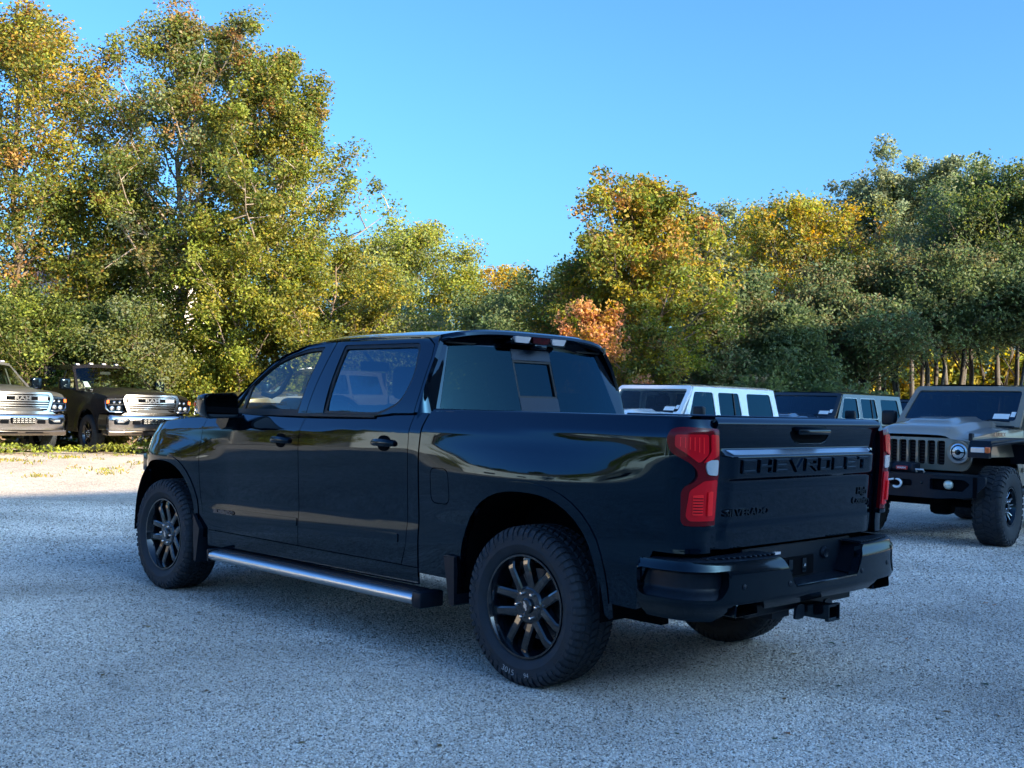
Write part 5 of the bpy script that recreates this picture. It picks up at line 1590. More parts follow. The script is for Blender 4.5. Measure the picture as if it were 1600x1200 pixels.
    for sg in (1, -1):
        build('safety_chain_loop', prism(round_poly([(sg * 0.10, 0.41), (sg * 0.19, 0.41), (sg * 0.17, 0.48), (sg * 0.10, 0.48)], 0.02), lambda a, b, d: (-1.09 + d, a, b), 0.012), M['black_plastic'], T)

    # --- running boards, mud flaps, chassis
    for sg in (1, -1):
        y0, y1 = (0.90, 1.045)
        a, b = (sg * y0, sg * y1) if sg > 0 else (sg * y1, sg * y0)
        rb = MB()
        pr4 = [(0.885, 0.368), (1.012, 0.370), (1.036, 0.366), (1.050, 0.352), (1.052, 0.326), (1.040, 0.310), (1.02, 0.304), (0.885, 0.304)]
        for xa_, xb_ in ((0.80, 2.97),):
            vs = [(x, sg * a_, b_) for x in (xa_, xb_) for a_, b_ in pr4]
            n_ = len(pr4)
            rb.add(vs, [tuple(range(n_)), tuple(range(n_, 2 * n_))[::-1]] + [(i, (i + 1) % n_, n_ + (i + 1) % n_, n_ + i) for i in range(n_)])
        rbo = build('running_board', rb, M['brushed_steel'], T, smooth=True, angle=50)
        build('board_tread', box(0.82, 2.95, min(sg * 0.89, sg * 1.028), max(sg * 0.89, sg * 0.995), 0.366, 0.378, 0.003, 1), M['black_plastic'], rbo)
        for k in range(6):
            y_ = sg * (0.902 + 0.017 * k)
            build('tread_rib', box(0.83, 2.94, y_ - 0.003, y_ + 0.003, 0.3785, 0.382), M['black_plastic'], rbo)
        for xa_, xb_ in ((0.72, 0.80), (2.97, 3.0)):
            build('board_end_cap', box(xa_, xb_, min(sg * 0.88, sg * 1.053), max(sg * 0.88, sg * 1.053), 0.294, 0.384, 0.012), M['black_plastic'], rbo, smooth=True, angle=40)
        build('front_mud_flap', prism([(3.20, 0.50), (3.29, 0.60), (3.275, 0.40), (3.262, 0.27), (3.235, 0.26)], lambda p, q, d: (p, sg * (0.78 + d), q), 0.22), M['black_plastic'], T)
        build('rear_mud_flap', prism([(0.515, 0.60), (0.60, 0.60), (0.545, 0.345), (0.52, 0.335), (0.505, 0.345)], lambda p, q, d: (p, sg * (0.80 + d), q), 0.20), M['black_plastic'], T)
        build('chassis_rail', box(-0.95, 4.1, min(sg * 0.42, sg * 0.50), max(sg * 0.42, sg * 0.50), 0.42, 0.58), M['dark_cavity'], T)
        build('leaf_spring', box(-0.6, 0.75, min(sg * 0.56, sg * 0.62), max(sg * 0.56, sg * 0.62), 0.36, 0.42), M['dark_cavity'], T)
    build('rear_axle', merge(tube([(0, -0.8, 0.40), (0, 0.8, 0.40)], 0.05), box(-0.16, 0.16, -0.16, 0.16, 0.25, 0.56, 0.08)), M['dark_cavity'], T)
    build('front_axle', tube([(3.745, -0.8, 0.40), (3.745, 0.8, 0.40)], 0.05), M['dark_cavity'], T)
    build('underbody', merge(box(0.85, 3.2, -0.87, 0.87, 0.46, 0.52), box(-0.75, 0.85, -0.50, 0.50, 0.60, 0.82), box(3.2, 4.3, -0.5, 0.5, 0.5, 1.15), box(-0.90, -0.55, -0.84, 0.84, 0.50, 0.80), box(0.56, 0.84, -0.92, 0.92, 0.48, 0.80)), M['dark_cavity'], T)
    build('spare_tyre', lathe([(0.15, 0.36), (0.36, 0.38), (0.40, 0.46), (0.36, 0.56), (0.15, 0.58)], 40, 'z'), M['tyre_rubber'], T, smooth=True, loc=(-0.55 - 0.05, 0, -0.02)) if False else None
    build('exhaust_pipe', tube([(3.0, -0.3, 0.42), (0.6, -0.3, 0.42), (0.3, -0.6, 0.6)], 0.04), M['dark_cavity'], T)
    # shell behind the panel gaps
    build('door_inner', merge(box(0.88, 3.20, 0.86, 0.875, 0.52, 1.30), box(0.88, 3.20, -0.875, -0.86, 0.52, 1.30)), M['dark_cavity'], T)

    # --- wheels
    for wx, sp in ((0.0, math.radians(0)), (3.745, math.radians(-4))):
        for sg in (1, -1):
            wh = make_wheel(T, wx, sg * 0.868, 0.407, sg, 0.412, 0.268, 0.272, 'split', 62, spin=sp)
            # cross-shaped emblem outline on the cap
            pol = [(-0.024, -0.004), (-0.007, -0.004), (-0.009, -0.010), (0.007, -0.010), (0.008, -0.004), (0.026, -0.004), (0.021, 0.006), (0.008, 0.006), (0.009, 0.011), (-0.007, 0.011), (-0.008, 0.006), (-0.021, 0.006)]
            build('cap_emblem', prism(pol, lambda a, b, d: (a, 0.1045 - 0.0 + d, b), 0.003) if False else prism(pol, lambda a, b, d: (a * math.cos(1.2) - b * math.sin(1.2), 0.1025 + d, a * math.sin(1.2) + b * math.cos(1.2)), 0.002), M['brushed_steel'], wh)
            if wx == 0.0 and sg > 0:
                def arc(a, b, d, R0=0.352, th0=-1.78):
                    r = R0 - b
                    th = th0 - a / R0 * -1
                    r = R0 + b
                    th = -th0 * 0 + th0 + a / R0
                    return (-(r * math.cos(math.pi - th)) * 1.0, 0.1375 + d * 0.3, r * math.sin(th))
                def arc2(a, b, d, R0=0.345, c=-1.62):
                    th = c + (-a) / R0 * -1
                    # text top faces the hub; the reader stands at +y looking to -y, where +x runs to the left
                    r = R0 - b
                    return (-r * math.cos(th), 0.1375 + d * 0.3, r * math.sin(th))
                build('chalk_mark', text_mb('3015', 0.042, lambda a, b, d: arc2(a, b, d, c=-1.80), 0.001, -0.0008, 1.1), M['white_mark'], wh)
                build('chalk_mark', text_mb('94', 0.036, lambda a, b, d: arc2(a, b, d, c=-1.42), 0.001, -0.0008, 1.0), M['white_mark'], wh)
    return T

truck = make_black_pickup()

# ------------------------------------------------------------------ big chrome-nosed pickups
def make_chrome_pickup(label, loc, rz, paint, interior, group, letters=True):
    T_ = thing('pickup_truck', label, 'pickup truck', loc, rz, group)
    P = M[paint]
    def ys(x, z):
        y = 1.0
        if x > 2.1: y -= 0.10 * ((x - 2.1) / 0.85) ** 2.2
        y += 0.012 * math.sin((z - 0.5) * 3.0) - 0.10 * max(0, z - 1.18) ** 1.3 * 2
        for cx in (1.93, -1.86):
            rho = math.hypot(x - cx, z - 0.45)
            y += 0.035 * (1 - smooth01((rho - 0.54) / 0.25)) * smooth01((z - .3) / .3)
        return y
    def arch(cx, a=0.50, n=16):
        return [(cx + a * math.cos(math.pi * i / n), 0.45 + (a + 0.03) * math.sin(math.pi * i / n)) for i in range(n + 1)]
    def zh(x): return interp(x, [0.9, 1.5, 2.3, 2.7, 2.95], [1.40, 1.38, 1.335, 1.28, 1.16])
    fa = arch(1.93)
    fender = [(x, zh(x)) for x in (1.05, 1.4, 1.8, 2.2, 2.5, 2.7, 2.80)] + [(2.80, 0.90), (2.46, 0.88)] + [p for p in fa if p[1] > 0.44] + [(1.43, 0.45), (1.05, 0.45)]
    fdoor = [(1.04, 1.40), (1.04, 0.56), (0.02, 0.56), (0.02, 1.42)]
    rdoor = [(0.01, 1.42), (0.01, 0.56), (-0.85, 0.56), (-0.95, 0.75), (-0.95, 1.42)]
    ra = arch(-1.86)
    bed = [(-1.0, 1.45), (-1.0, 0.56), (-1.34, 0.50)] + [p for p in ra if p[1] > 0.46] + [(-2.40, 0.55), (-3.0, 0.62), (-3.0, 1.45)]
    cab = [(-0.96, 1.42), (-0.96, 0.56), (-0.99, 0.56), (-0.99, 1.42)]
    def gy(x, z): return ys(0, 1.42) - 0.02 - 0.36 * (z - 1.42)
    for sg in (1, -1):
        mp = (lambda s: (lambda x, z: Vector((x, s * ys(x, z), z))))(sg)
        gm = (lambda s: (lambda x, z: Vector((x, s * gy(x, z), z))))(sg)
        fl = sg > 0
        panel('front_fender', fender, mp, P, T_, step=0.09, flip=fl)
        fd = panel('front_door', fdoor, mp, P, T_, step=0.2, flip=fl)
        rd = panel('rear_door', rdoor, mp, P, T_, step=0.2, flip=fl)
        panel('bedside', bed, mp, P, T_, step=0.15, flip=fl)
        panel('rocker_panel', [(1.04, 0.555), (-1.0, 0.555), (-1.0, 0.44), (1.04, 0.44)], mp, P, T_, step=0.5, flip=fl)
        for x in (0.14, -0.83):
            build('door_handle', box(x, x + 0.20, sg * ys(x, 1.22) - 0.01, sg * ys(x, 1.22) + 0.035 * sg + 0.01, 1.20, 1.235, 0.008, 1), M['truck_chrome'] if False else M['gloss_black'], fd if x > 0 else rd)
        w1 = round_poly([(0.92, 1.45), (0.10, 1.45), (0.10, 1.88), (0.42, 1.88), (0.60, 1.80)], 0.04)
        w2 = round_poly([(0.02, 1.45), (-0.86, 1.46), (-0.80, 1.88), (0.02, 1.88)], 0.05)
        side = [(1.12, 1.40), (-1.0, 1.42), (-0.93, 1.97), (0.0, 1.985), (0.35, 1.96)]
        panel('cab_side', side, gm, P, T_, holes=[w1, w2], step=0.3, flip=fl, thick=0.03)
        panel('front_side_window', w1, gm, M['front_glass'], T_, step=0.4, flip=fl, off=-0.01, thick=0)
        panel('rear_side_window', w2, gm, M['tinted_glass'], T_, step=0.4, flip=fl, off=-0.01, thick=0)
        # mirrors
        mr = build('door_mirror', box(0.82, 1.0, min(sg * 1.03, sg * 1.27), max(sg * 1.03, sg * 1.27), 1.40, 1.66, 0.04, 3), M['gloss_black'], T_, smooth=True, angle=50)
        build('mirror_arm', box(0.86, 0.96, min(sg * 0.93, sg * 1.06), max(sg * 0.93, sg * 1.06), 1.41, 1.45), M['gloss_black'], mr)
        if False: build('mirror_cap', box(0.985, 1.01, min(sg * 1.06, sg * 1.24), max(sg * 1.06, sg * 1.24), 1.44, 1.62, 0.012), M['silver_paint'], mr)
        # headlights: stacked lamps wrapping the corner
        hl = build('headlight', prism(round_poly([(sg * 0.56, 1.20), (sg * 0.965, 1.185), (sg * 0.955, 0.94), (sg * 0.62, 0.96)], 0.03, 3), lambda a, b, d: (2.90 - 0.10 * abs(a) ** 3 - d, a, b), 0.10), M['gloss_black'], T_)
        build('chrome_brow', prism([(sg * 0.50, 1.245), (sg * 0.975, 1.215), (sg * 0.975, 1.185), (sg * 0.50, 1.205)], lambda a, b, d: (2.925 - 0.10 * abs(a) ** 3 - d, a, b), 0.12), M['truck_chrome'], hl)
        build('lamp_strip', prism([(sg * 0.60, 1.11), (sg * 0.95, 1.10), (sg * 0.95, 1.075), (sg * 0.60, 1.085)], lambda a, b, d: (2.918 - 0.10 * abs(a) ** 3 - d, a, b), 0.05), M['truck_chrome'], hl)
        for k, (yy, zz, r_) in enumerate(((0.70, 1.145, 0.030), (0.82, 1.14, 0.030), (0.72, 1.015, 0.050), (0.86, 1.01, 0.05))):
            build('lens', lathe([(0, 0.02), (r_ * .6, 0.015), (r_, 0)], 14, 'x'), M['lamp_reflector'], hl, smooth=True, loc=(2.905 - 0.10 * yy ** 3, sg * yy, zz))
        build('marker_lamp', prism([(sg * 0.93, 1.19), (sg * 0.985, 1.18), (sg * 0.985, 1.11), (sg * 0.93, 1.12)], lambda a, b, d: (2.84 - d, a, b), 0.12), M['amber_lens'], hl)
        build('chrome_lower_trim', tube([(2.90, sg * 0.56, 0.955), (2.90, sg * 0.70, 0.925), (2.85, sg * 0.92, 0.93), (2.80, sg * 0.985, 1.0), (2.78, sg * 0.99, 1.18)], 0.018, 6), M['truck_chrome'], hl, smooth=True)
        # fog lamps in the bumper
        fp = build('fog_pocket', prism(round_poly([(sg * 0.52, 0.79), (sg * 0.86, 0.78), (sg * 0.86, 0.655), (sg * 0.55, 0.65)], 0.045, 4), lambda a, b, d: (3.045 - 0.13 * abs(a) ** 3 - d, a, b), 0.06), M['gloss_black'], T_)
        build('fog_lamp', box(2.96, 3.005, min(sg * 0.60, sg * 0.80), max(sg * 0.60, sg * 0.80), 0.69, 0.745, 0.015), M['lamp_reflector'], fp)
        build('tow_hook_pocket', prism(round_poly([(sg * 0.30, 0.74), (sg * 0.46, 0.74), (sg * 0.46, 0.66), (sg * 0.30, 0.66)], 0.02, 3), lambda a, b, d: (3.060 - 0.13 * abs(a) ** 3 - d, a, b), 0.05), M['dark_cavity'], T_)
        build('liner', box(1.3, 2.5, min(sg * .5, sg * .53), max(sg * .5, sg * .53), .4, 1.1), M['dark_cavity'], T_)
        for wx in (1.93, -1.86):
            make_wheel(T_, wx, sg * 0.90, 0.425, sg, 0.43, 0.262, 0.28, 'open', 44, detail=True, lugs=8)
        ap = arch(1.93, .505)
        surface('wheel_liner', (lambda s, a: (lambda u, v: Vector((a[int(u)][0], s * (0.98 - 0.4 * v), a[int(u)][1]))))(sg, ap), range(len(ap)), [0, 1], M['dark_cavity'], T_)
        build('mud_flap', box(1.36, 1.39, min(sg * .72, sg * .98), max(sg * .72, sg * .98), .28, .60), M['black_plastic'], T_)
        build('hood_badge', box(1.42, 1.68, sg * 0.84 - 0.03, sg * 0.84 + 0.03, 1.405, 1.425, .005, 1), M['truck_chrome'], T_)
        build('front_door_lettering', text_mb('RAM', 0.11, lambda a, b, d: ((0.55 - a) if sg > 0 else (0.55 + a), sg * (ys(.5, .95) + 0.004 + d), 0.93 + b), 0.003, 0.002, 1.5), M['brushed_steel'], fd)
    # hood with its centre bulge
    vv = [math.sin(math.pi / 2 * t) for t in lin(-1, 1, 25)]
    def hood(u, v):
        x = 0.98 + (2.84 - 0.98) * u
        ye = ys(x, zh(x)) * 0.995
        z = zh(x) + 0.06 * (1 - abs(v) ** 3) + 0.045 * (smooth01((0.52 - abs(v)) / 0.10)) * (0.6 + 0.4 * u)
        return Vector((x + 0.06 * u * (1 - v * v), ye * v, z))
    surface('hood', hood, lin(0, 1, 16), vv, P, T_)
    def roof(u, v):
        x = -0.95 + 1.32 * u
        zd_ = interp(x, [-1, 0, 0.35], [1.965, 1.982, 1.955])
        return Vector((x + 0.10 * u ** 3 * (1 - v * v), gy(x, zd_) * v, zd_ + 0.06 * (1 - abs(v) ** 3)))
    surface('roof', roof, lin(0, 1, 8), vv, P, T_)
    def wsh(u, v):
        x = 0.37 + 0.72 * u; z = 1.955 - 0.555 * u
        return Vector((x + (0.10 + .06 * u) * (1 - v * v), gy(x, z) * v, z + 0.06 * (1 - abs(v) ** 3) * (1 - u)))
    surface('windshield', wsh, lin(0.12, 0.98, 9), lin(-0.93, 0.93, 13), M['front_glass'], T_)
    surface('windshield_header', wsh, lin(0, 0.12, 3), vv, P, T_)
    for a, b in ((-1, -0.93), (0.93, 1)):
        surface('windshield_pillar', wsh, lin(0.12, 1, 9), lin(a, b, 3), P, T_)
    build('cowl', box(0.98, 1.25, -0.86, 0.86, 1.36, 1.40), M['black_plastic'], T_)
    for yy in (-0.35, 0.25):
        build('wiper', tube([(1.18, yy, 1.415), (1.05, yy + 0.28, 1.47), (1.08, yy + 0.45, 1.46)], 0.009, 5), M['black_plastic'], T_)
    for k, yy in enumerate((-0.62, -0.31, 0.0, 0.31, 0.62)):
        cl = build('cab_light', prism([(0.30, 0), (0.18, 0), (0.20, 0.030), (0.26, 0.034)], lambda a, b, d: (a + 0.10 * (1 - yy * yy), yy - 0.04 + d, roof(0.9, yy / .8).z + b - 0.004), 0.08), M['amber_lens'] if False else M['pale_lens'], T_)
    build('antenna', box(-0.1, 0.06, 0.38, 0.44, 2.03, 2.075, 0.02), M['gloss_black'], T_)
    # grille
    gx = 2.92
    gf = MB()
    frame_o = round_poly([(-0.60, 1.315), (0.60, 1.315), (0.66, 1.20), (0.56, 0.90), (-0.56, 0.90), (-0.66, 1.20)], 0.05)
    frame_i = round_poly([(-0.55, 1.272), (0.55, 1.272), (0.59, 1.19), (0.51, 0.935), (-0.51, 0.935), (-0.59, 1.19)], 0.04)
    gmap = lambda a, b: Vector((gx + 0.05 * (1 - (a / .66) ** 2) - 0.10 * (b - 1.1), a, b))
    gr = panel('grille_frame', frame_o, gmap, M['truck_chrome'], T_, holes=[frame_i], step=0.1, flip=False, off=0.03, thick=0.06)
    panel('grille_backing', frame_i, gmap, M['dark_cavity'], gr, step=0.2, off=-0.03, thick=0)
    for k, z in enumerate((1.238, 1.135, 1.085, 1.035, 0.985)):
        hw = 0.56 - 0.05 * abs(z - 1.15) * 4
        panel('grille_bar', [(-hw, z - 0.012), (hw, z - 0.012), (hw, z + 0.012), (-hw, z + 0.012)], gmap, M['truck_chrome'], gr, step=0.12, off=0.022, thick=0.03)
    panel('grille_nameplate', round_poly([(-0.30, 1.152), (0.30, 1.152), (0.30, 1.222), (-0.30, 1.222)], 0.01), gmap, M['dark_cavity'], gr, step=0.1, off=0.018, thick=0.03)
    build('grille_lettering', text_mb('RAM', 0.10, lambda a, b, d: tuple(gmap(a, 1.187 + b) + Vector((0.024 + d, 0, 0))), 0.006, 0.003, 1.7), M['truck_chrome'], gr)
    for sg in (1, -1):
        panel('grille_mesh', [(sg * 0.33, 1.158), (sg * 0.54, 1.158), (sg * 0.54, 1.218), (sg * 0.33, 1.218)], gmap, M['brushed_steel'], gr, step=0.1, off=0.0, thick=0.01, flip=(sg < 0))
    # chrome band below the grille with the trapezoid opening
    cb = panel('grille_lower_band', [(-0.62, 0.91), (0.62, 0.91), (0.70, 0.86), (-0.70, 0.86)], gmap, M['truck_chrome'], T_, step=0.1, off=0.04, thick=0.08)
    panel('lower_intake', [(-0.34, 0.985), (0.34, 0.985), (0.44, 0.918), (-0.44, 0.918)], gmap, M['black_plastic'], gr, step=0.1, off=0.036, thick=0.04)
    # bumper
    def bmp(u, v):
        z = 0.865 - 0.335 * u
        xx = 3.0 - 0.13 * abs(v) ** 3 - 0.28 * max(0, abs(v) - 0.93) * 6
        bul = 0.035 * math.sin(math.pi * u) + 0.015 * math.sin(2 * math.pi * u)
        return Vector((xx + bul, 1.0 * v, z))
    surface('front_bumper', bmp, lin(0, 1, 10), [math.sin(math.pi / 2 * t) for t in lin(-1, 1, 33)], M['truck_chrome'], T_, flip=True)
    for sg in (1, -1):
        surface('bumper_end', (lambda s: (lambda u, v: Vector((2.90 - 0.45 * v, s * (0.995 + 0.02 * math.sin(math.pi * u)), 0.865 - 0.335 * u))))(sg), lin(0, 1, 6), lin(0, 1, 3), M['truck_chrome'], T_, flip=(sg > 0))
    build('bumper_top', MB().add([(3.0, -0.72, 0.865), (2.87, -1.0, 0.865), (2.6, -1.0, 0.868), (2.6, 1.0, 0.868), (2.87, 1.0, 0.865), (3.0, 0.72, 0.865)], [(0, 5, 4, 3, 2, 1)]), M['truck_chrome'], T_)
    im = build('bumper_intake', prism(round_poly([(-0.27, 0.79), (0.27, 0.79), (0.24, 0.66), (-0.24, 0.66)], 0.02, 3), lambda a, b, d: (3.062 - d, a, b), 0.05), M['dark_cavity'], T_)
    wv = MB()
    for r_ in range(3):
        for c in range(6):
            y0 = -0.22 + c * 0.08; z0 = 0.675 + r_ * 0.036
            q = prism([(y0, z0), (y0 + 0.03, z0 + 0.02), (y0 + 0.06, z0), (y0 + 0.06, z0 + 0.010), (y0 + 0.03, z0 + 0.030), (y0, z0 + 0.010)], lambda a, b, d: (3.070 - d, a, b), 0.012)
            wv.add(q.v, q.f)
    build('intake_mesh', wv, M['brushed_steel'], im)
    build('front_valance', merge(box(2.55, 2.93, -0.97, 0.97, 0.41, 0.53, 0.03), box(2.93, 2.97, -0.6, 0.6, 0.46, 0.50)), M['black_plastic'] if False else M['brown_grey_paint'], T_, smooth=True, angle=40)
    build('valance_slot', merge(box(2.955, 2.975, -0.45, -0.08, 0.465, 0.49), box(2.955, 2.975, 0.08, 0.45, 0.465, 0.49)), M['dark_cavity'], T_)
    # cabin
    I = M[interior]
    build('cabin_floor', box(-0.95, 1.2, -0.9, 0.9, 0.6, 0.75), M['interior_dark'], T_)
    build('dashboard', box(0.75, 1.15, -0.86, 0.86, 1.05, 1.40, 0.05), M['interior_dark'], T_)
    for yc in (0.45, -0.45):
        s_ = build('front_seat', merge(box(-0.25, 0.35, yc - .28, yc + .28, .85, 1.02, .05), box(-0.40, -0.2, yc - .27, yc + .27, 1.0, 1.58, .06)), I, T_, smooth=True, angle=50)
        build('headrest', box(-0.36, -0.24, yc - .14, yc + .14, 1.60, 1.80, .04), I, s_, smooth=True, angle=50)
    build('rear_seat', box(-0.93, -0.75, -.75, .75, .9, 1.62, .05), I, T_, smooth=True, angle=50)
    build('rear_view_mirror', box(0.42, 0.45, -0.13, 0.13, 1.78, 1.85, 0.01), M['interior_dark'], T_)
    build('windshield_label', prism([(-0.72, 1.47), (-0.58, 1.47), (-0.60, 1.60), (-0.70, 1.60)], lambda a, b, d: (0.37 + 0.72 * (1.955 - b) / 0.555 + 0.03 - d, a, b), 0.003), M['paper_label'], T_)
    build('cab_back', merge(box(-1.0, -0.97, -0.93, 0.93, 0.6, 1.42), box(-0.98, -0.95, -0.90, -0.70, 1.42, 1.96), box(-0.98, -0.95, 0.70, 0.90, 1.42, 1.96)), P, T_)
    build('rear_window', box(-0.97, -0.96, -0.70, 0.70, 1.42, 1.96), M['tinted_glass'], T_)
    build('bed_floor', merge(box(-3.0, -1.0, -0.9, 0.9, 0.85, 0.9), box(-3.03, -2.98, -0.97, 0.97, 0.62, 1.45)), P, T_)
    build('underbody', merge(box(-2.9, 2.6, -0.5, 0.5, 0.45, 0.85), box(-1.0, 1.1, -0.9, 0.9, 0.46, 0.62), box(1.2, 2.75, -0.75, 0.75, 0.7, 1.15)), M['dark_cavity'], T_)
    build('axle', merge(tube([(1.93, -0.8, 0.42), (1.93, 0.8, 0.42)], 0.05), tube([(-1.86, -0.8, 0.42), (-1.86, 0.8, 0.42)], 0.05)), M['dark_cavity'], T_)
    return T_

def wpos(u, depth, dz=0.0):
    x, y = pos(u, depth)
    return x, y
gp = 'big pickups parked in a row at the edge of the left trees'
# facing -x; front-left tyre etc. placed by distance
RX = 18.9
make_chrome_pickup('black crew cab pickup with chrome grille and cab lights, second from the left edge', (22.25, -7.05, ground_h(19, 0)), math.pi - 0.03, 'black_brown_paint', 'interior_tan', gp)
make_chrome_pickup('dark grey pickup with chrome grille, cut off by the left edge of the photo', (22.5, -4.15, ground_h(19, 0)), math.pi + 0.02, 'grey_paint', 'interior_tan', gp)
make_chrome_pickup('dark grey pickup, its hood just visible beside the door mirror of the near truck', (17.1, -10.15, ground_h(17, 0)), math.radians(90), 'brown_grey_paint', 'interior_dark', gp)

# ------------------------------------------------------------------ off-roaders
def make_offroader(label, loc, rz, paint, top, group, detail=True, line=None, steer=0.0):
    T_ = thing('offroad_car', label, 'off-road car', loc, rz, group)
    P = M[paint]; TP = M[top]
    BL = M['black_plastic']
    hwb = 0.775
    def sy(x, z):
        y = hwb
        if x > 0.95: y -= 0.10 * ((x - 0.95) / 1.05) ** 1.3
        if z > 1.28: y -= (z - 1.28) * 0.16
        if z < 0.9: y -= (0.9 - z) * 0.05
        return y
    for sg in (1, -1):
        mp = (lambda s: (lambda x, z: Vector((x, s * sy(x, z), z))))(sg)
        fl = sg > 0
        fen = [(0.80, 1.30), (1.3, 1.285), (1.95, 1.20), (1.97, 1.10), (1.95, 0.98), (1.0, 0.98), (0.80, 0.62)]
        panel('front_fender_side', fen, mp, P, T_, step=0.15, flip=fl)
        fd = panel('front_door', round_poly([(0.79, 1.295), (0.79, 0.64), (-0.20, 0.64), (-0.20, 1.295)], [0.01, .03, .03, .01]), mp, P, T_, step=0.3, flip=fl)
        rd = panel('rear_door', round_poly([(-0.215, 1.295), (-0.215, 0.64), (-0.80, 0.64), (-1.0, 0.95), (-1.02, 1.295)], [0.01, .03, .05, .05, .01]), mp, P, T_, step=0.3, flip=fl)
        panel('rear_quarter', [(-1.035, 1.295), (-1.03, 1.0), (-1.98, 1.0), (-1.98, 0.75), (-2.12, 0.75), (-2.12, 1.295)], mp, P, T_, step=0.3, flip=fl)
        # door frames and hard top with windows
        wf = round_poly([(0.60, 1.345), (-0.14, 1.345), (-0.12, 1.715), (0.40, 1.715)], 0.045)
        wr = round_poly([(-0.27, 1.345), (-0.93, 1.345), (-0.88, 1.715), (-0.27, 1.715)], 0.045)
        wq = round_poly([(-1.13, 1.345), (-1.95, 1.345), (-1.88, 1.715), (-1.13, 1.715)], 0.05)
        panel('hardtop_side', [(0.80, 1.297), (-2.12, 1.297), (-2.02, 1.80), (0.42, 1.80), (0.36, 1.79)] if False else [(0.78, 1.297), (-2.12, 1.297), (-2.03, 1.79), (0.40, 1.79)], mp, TP, T_, holes=[wf, wr, wq], step=0.4, flip=fl, thick=0.04)
        panel('front_side_window', wf, mp, M['privacy_glass'], T_, step=0.5, flip=fl, off=-0.012, thick=0)
        panel('rear_side_window', wr, mp, M['privacy_glass'], T_, step=0.5, flip=fl, off=-0.012, thick=0)
        panel('quarter_window', wq, mp, M['privacy_glass'], T_, step=0.5, flip=fl, off=-0.012, thick=0)
        panel('window_bar', [(-0.72, 1.345), (-0.745, 1.345), (-0.745, 1.715), (-0.72, 1.715)], mp, M['rubber_seal'], T_, step=0.5, flip=fl, off=0.0, thick=0.02)
        if line:
            for w_ in (wf, wr):
                cx = sum(p[0] for p in w_) / len(w_); cz = sum(p[1] for p in w_) / len(w_)
                wo = [(cx + (p[0] - cx) * 1.035, cz + (p[1] - cz) * 1.06) for p in w_]
                panel('window_outline', wo, mp, M[line], T_, holes=[w_], step=0.5, flip=fl, off=0.004, thick=0.006)
        for x in (-0.12, -0.93):
            build('door_handle', box(x, x + 0.16, min(sg * 0.775, sg * 0.81), max(sg * 0.775, sg * 0.81), 1.17, 1.205, .008, 1), BL if paint != 'white_paint' else M['white_paint'], fd if x > -.5 else rd)
        for z in (0.80, 1.15):
            for x in (0.77, -0.22):
                build('door_hinge', box(x, x + 0.07, min(sg * 0.77, sg * 0.80), max(sg * 0.77, sg * 0.80), z, z + 0.05), P, T_)
        # mirrors
        mr = build('door_mirror', box(0.60, 0.70, min(sg * 0.87, sg * 1.06), max(sg * 0.87, sg * 1.06), 1.30, 1.49, 0.03, 3), BL, T_, smooth=True, angle=50)
        build('mirror_arm', box(0.62, 0.69, min(sg * 0.77, sg * 0.89), max(sg * 0.77, sg * 0.89), 1.30, 1.335), BL, mr)
        # flared black fenders
        pf = [(2.10, 1.06), (2.06, 1.135), (1.30, 1.165), (1.12, 1.12), (1.00, 0.90), (0.94, 0.90), (1.08, 1.16), (1.28, 1.205), (2.10, 1.175), (2.16, 1.08), (2.16, 0.99), (2.10, 0.99)]
        fe = build('front_fender_flare', prism(pf[::-1], lambda a, b, d: (a, sg * (0.715 + d), b - 0.0), 0.23), BL, T_)
        build('fender_flare_lip', tube([(2.13, sg * 0.93, 1.0), (2.12, sg * 0.945, 1.13), (1.30, sg * 0.95, 1.175), (1.12, sg * 0.95, 1.13), (0.98, sg * 0.94, 0.90)], 0.022, 6), BL, fe, smooth=True)
        build('daytime_lamp', box(2.145, 2.175, min(sg * 0.75, sg * 0.90), max(sg * 0.75, sg * 0.90), 1.045, 1.105, 0.01), M['clear_lens'], fe)
        build('marker_lamp', box(2.14, 2.172, min(sg * 0.90, sg * 0.955), max(sg * 0.90, sg * 0.955), 1.045, 1.11, 0.012), M['amber_lens'], fe)
        pr_ = [(-0.98, 0.80), (-1.08, 1.10), (-1.25, 1.155), (-1.85, 1.155), (-2.05, 1.05), (-2.10, 0.85), (-2.05, 0.85), (-1.98, 1.03), (-1.83, 1.115), (-1.27, 1.115), (-1.13, 1.07), (-1.03, 0.80)]
        build('rear_fender_flare', prism(pr_, lambda a, b, d: (a, sg * (0.70 + d), b), 0.235), BL, T_)
        build('rock_rail', box(-0.95, 0.95, min(sg * .70, sg * .80), max(sg * .70, sg * .80), 0.53, 0.61, .02), BL, T_)
        # round headlight
        hb = build('headlight_bezel', lathe([(0.098, 0.0), (0.122, 0.012), (0.128, 0.0), (0.13, -0.02)], 30, 'x'), M[line] if line else P, T_, smooth=True, loc=(2.005, sg * 0.545, 1.035), angle=40)
        build('lens', lathe([(0.0, 0.022), (0.06, 0.016), (0.098, 0.0)], 28, 'x'), M['lamp_reflector'], hb, smooth=True)
        build('lamp_core', merge(box(0.012, 0.024, -0.080, 0.080, -0.006, 0.006), lathe([(0.070, 0.016), (0.082, 0.012)], 24, 'x'), lathe([(0, 0.034), (0.03, 0.03), (0.034, 0.01)], 14, 'x')), M['gloss_black'], hb)
        for wx, st in ((1.55, steer), (-1.46, 0)):
            make_wheel(T_, wx, sg * 0.80, 0.443, sg, 0.448, 0.218, 0.315, 'jeep', 40, chunky=True, steer=st, detail=detail, rim_mat=M['gloss_black'], accent=M['chrome'], lugs=5)
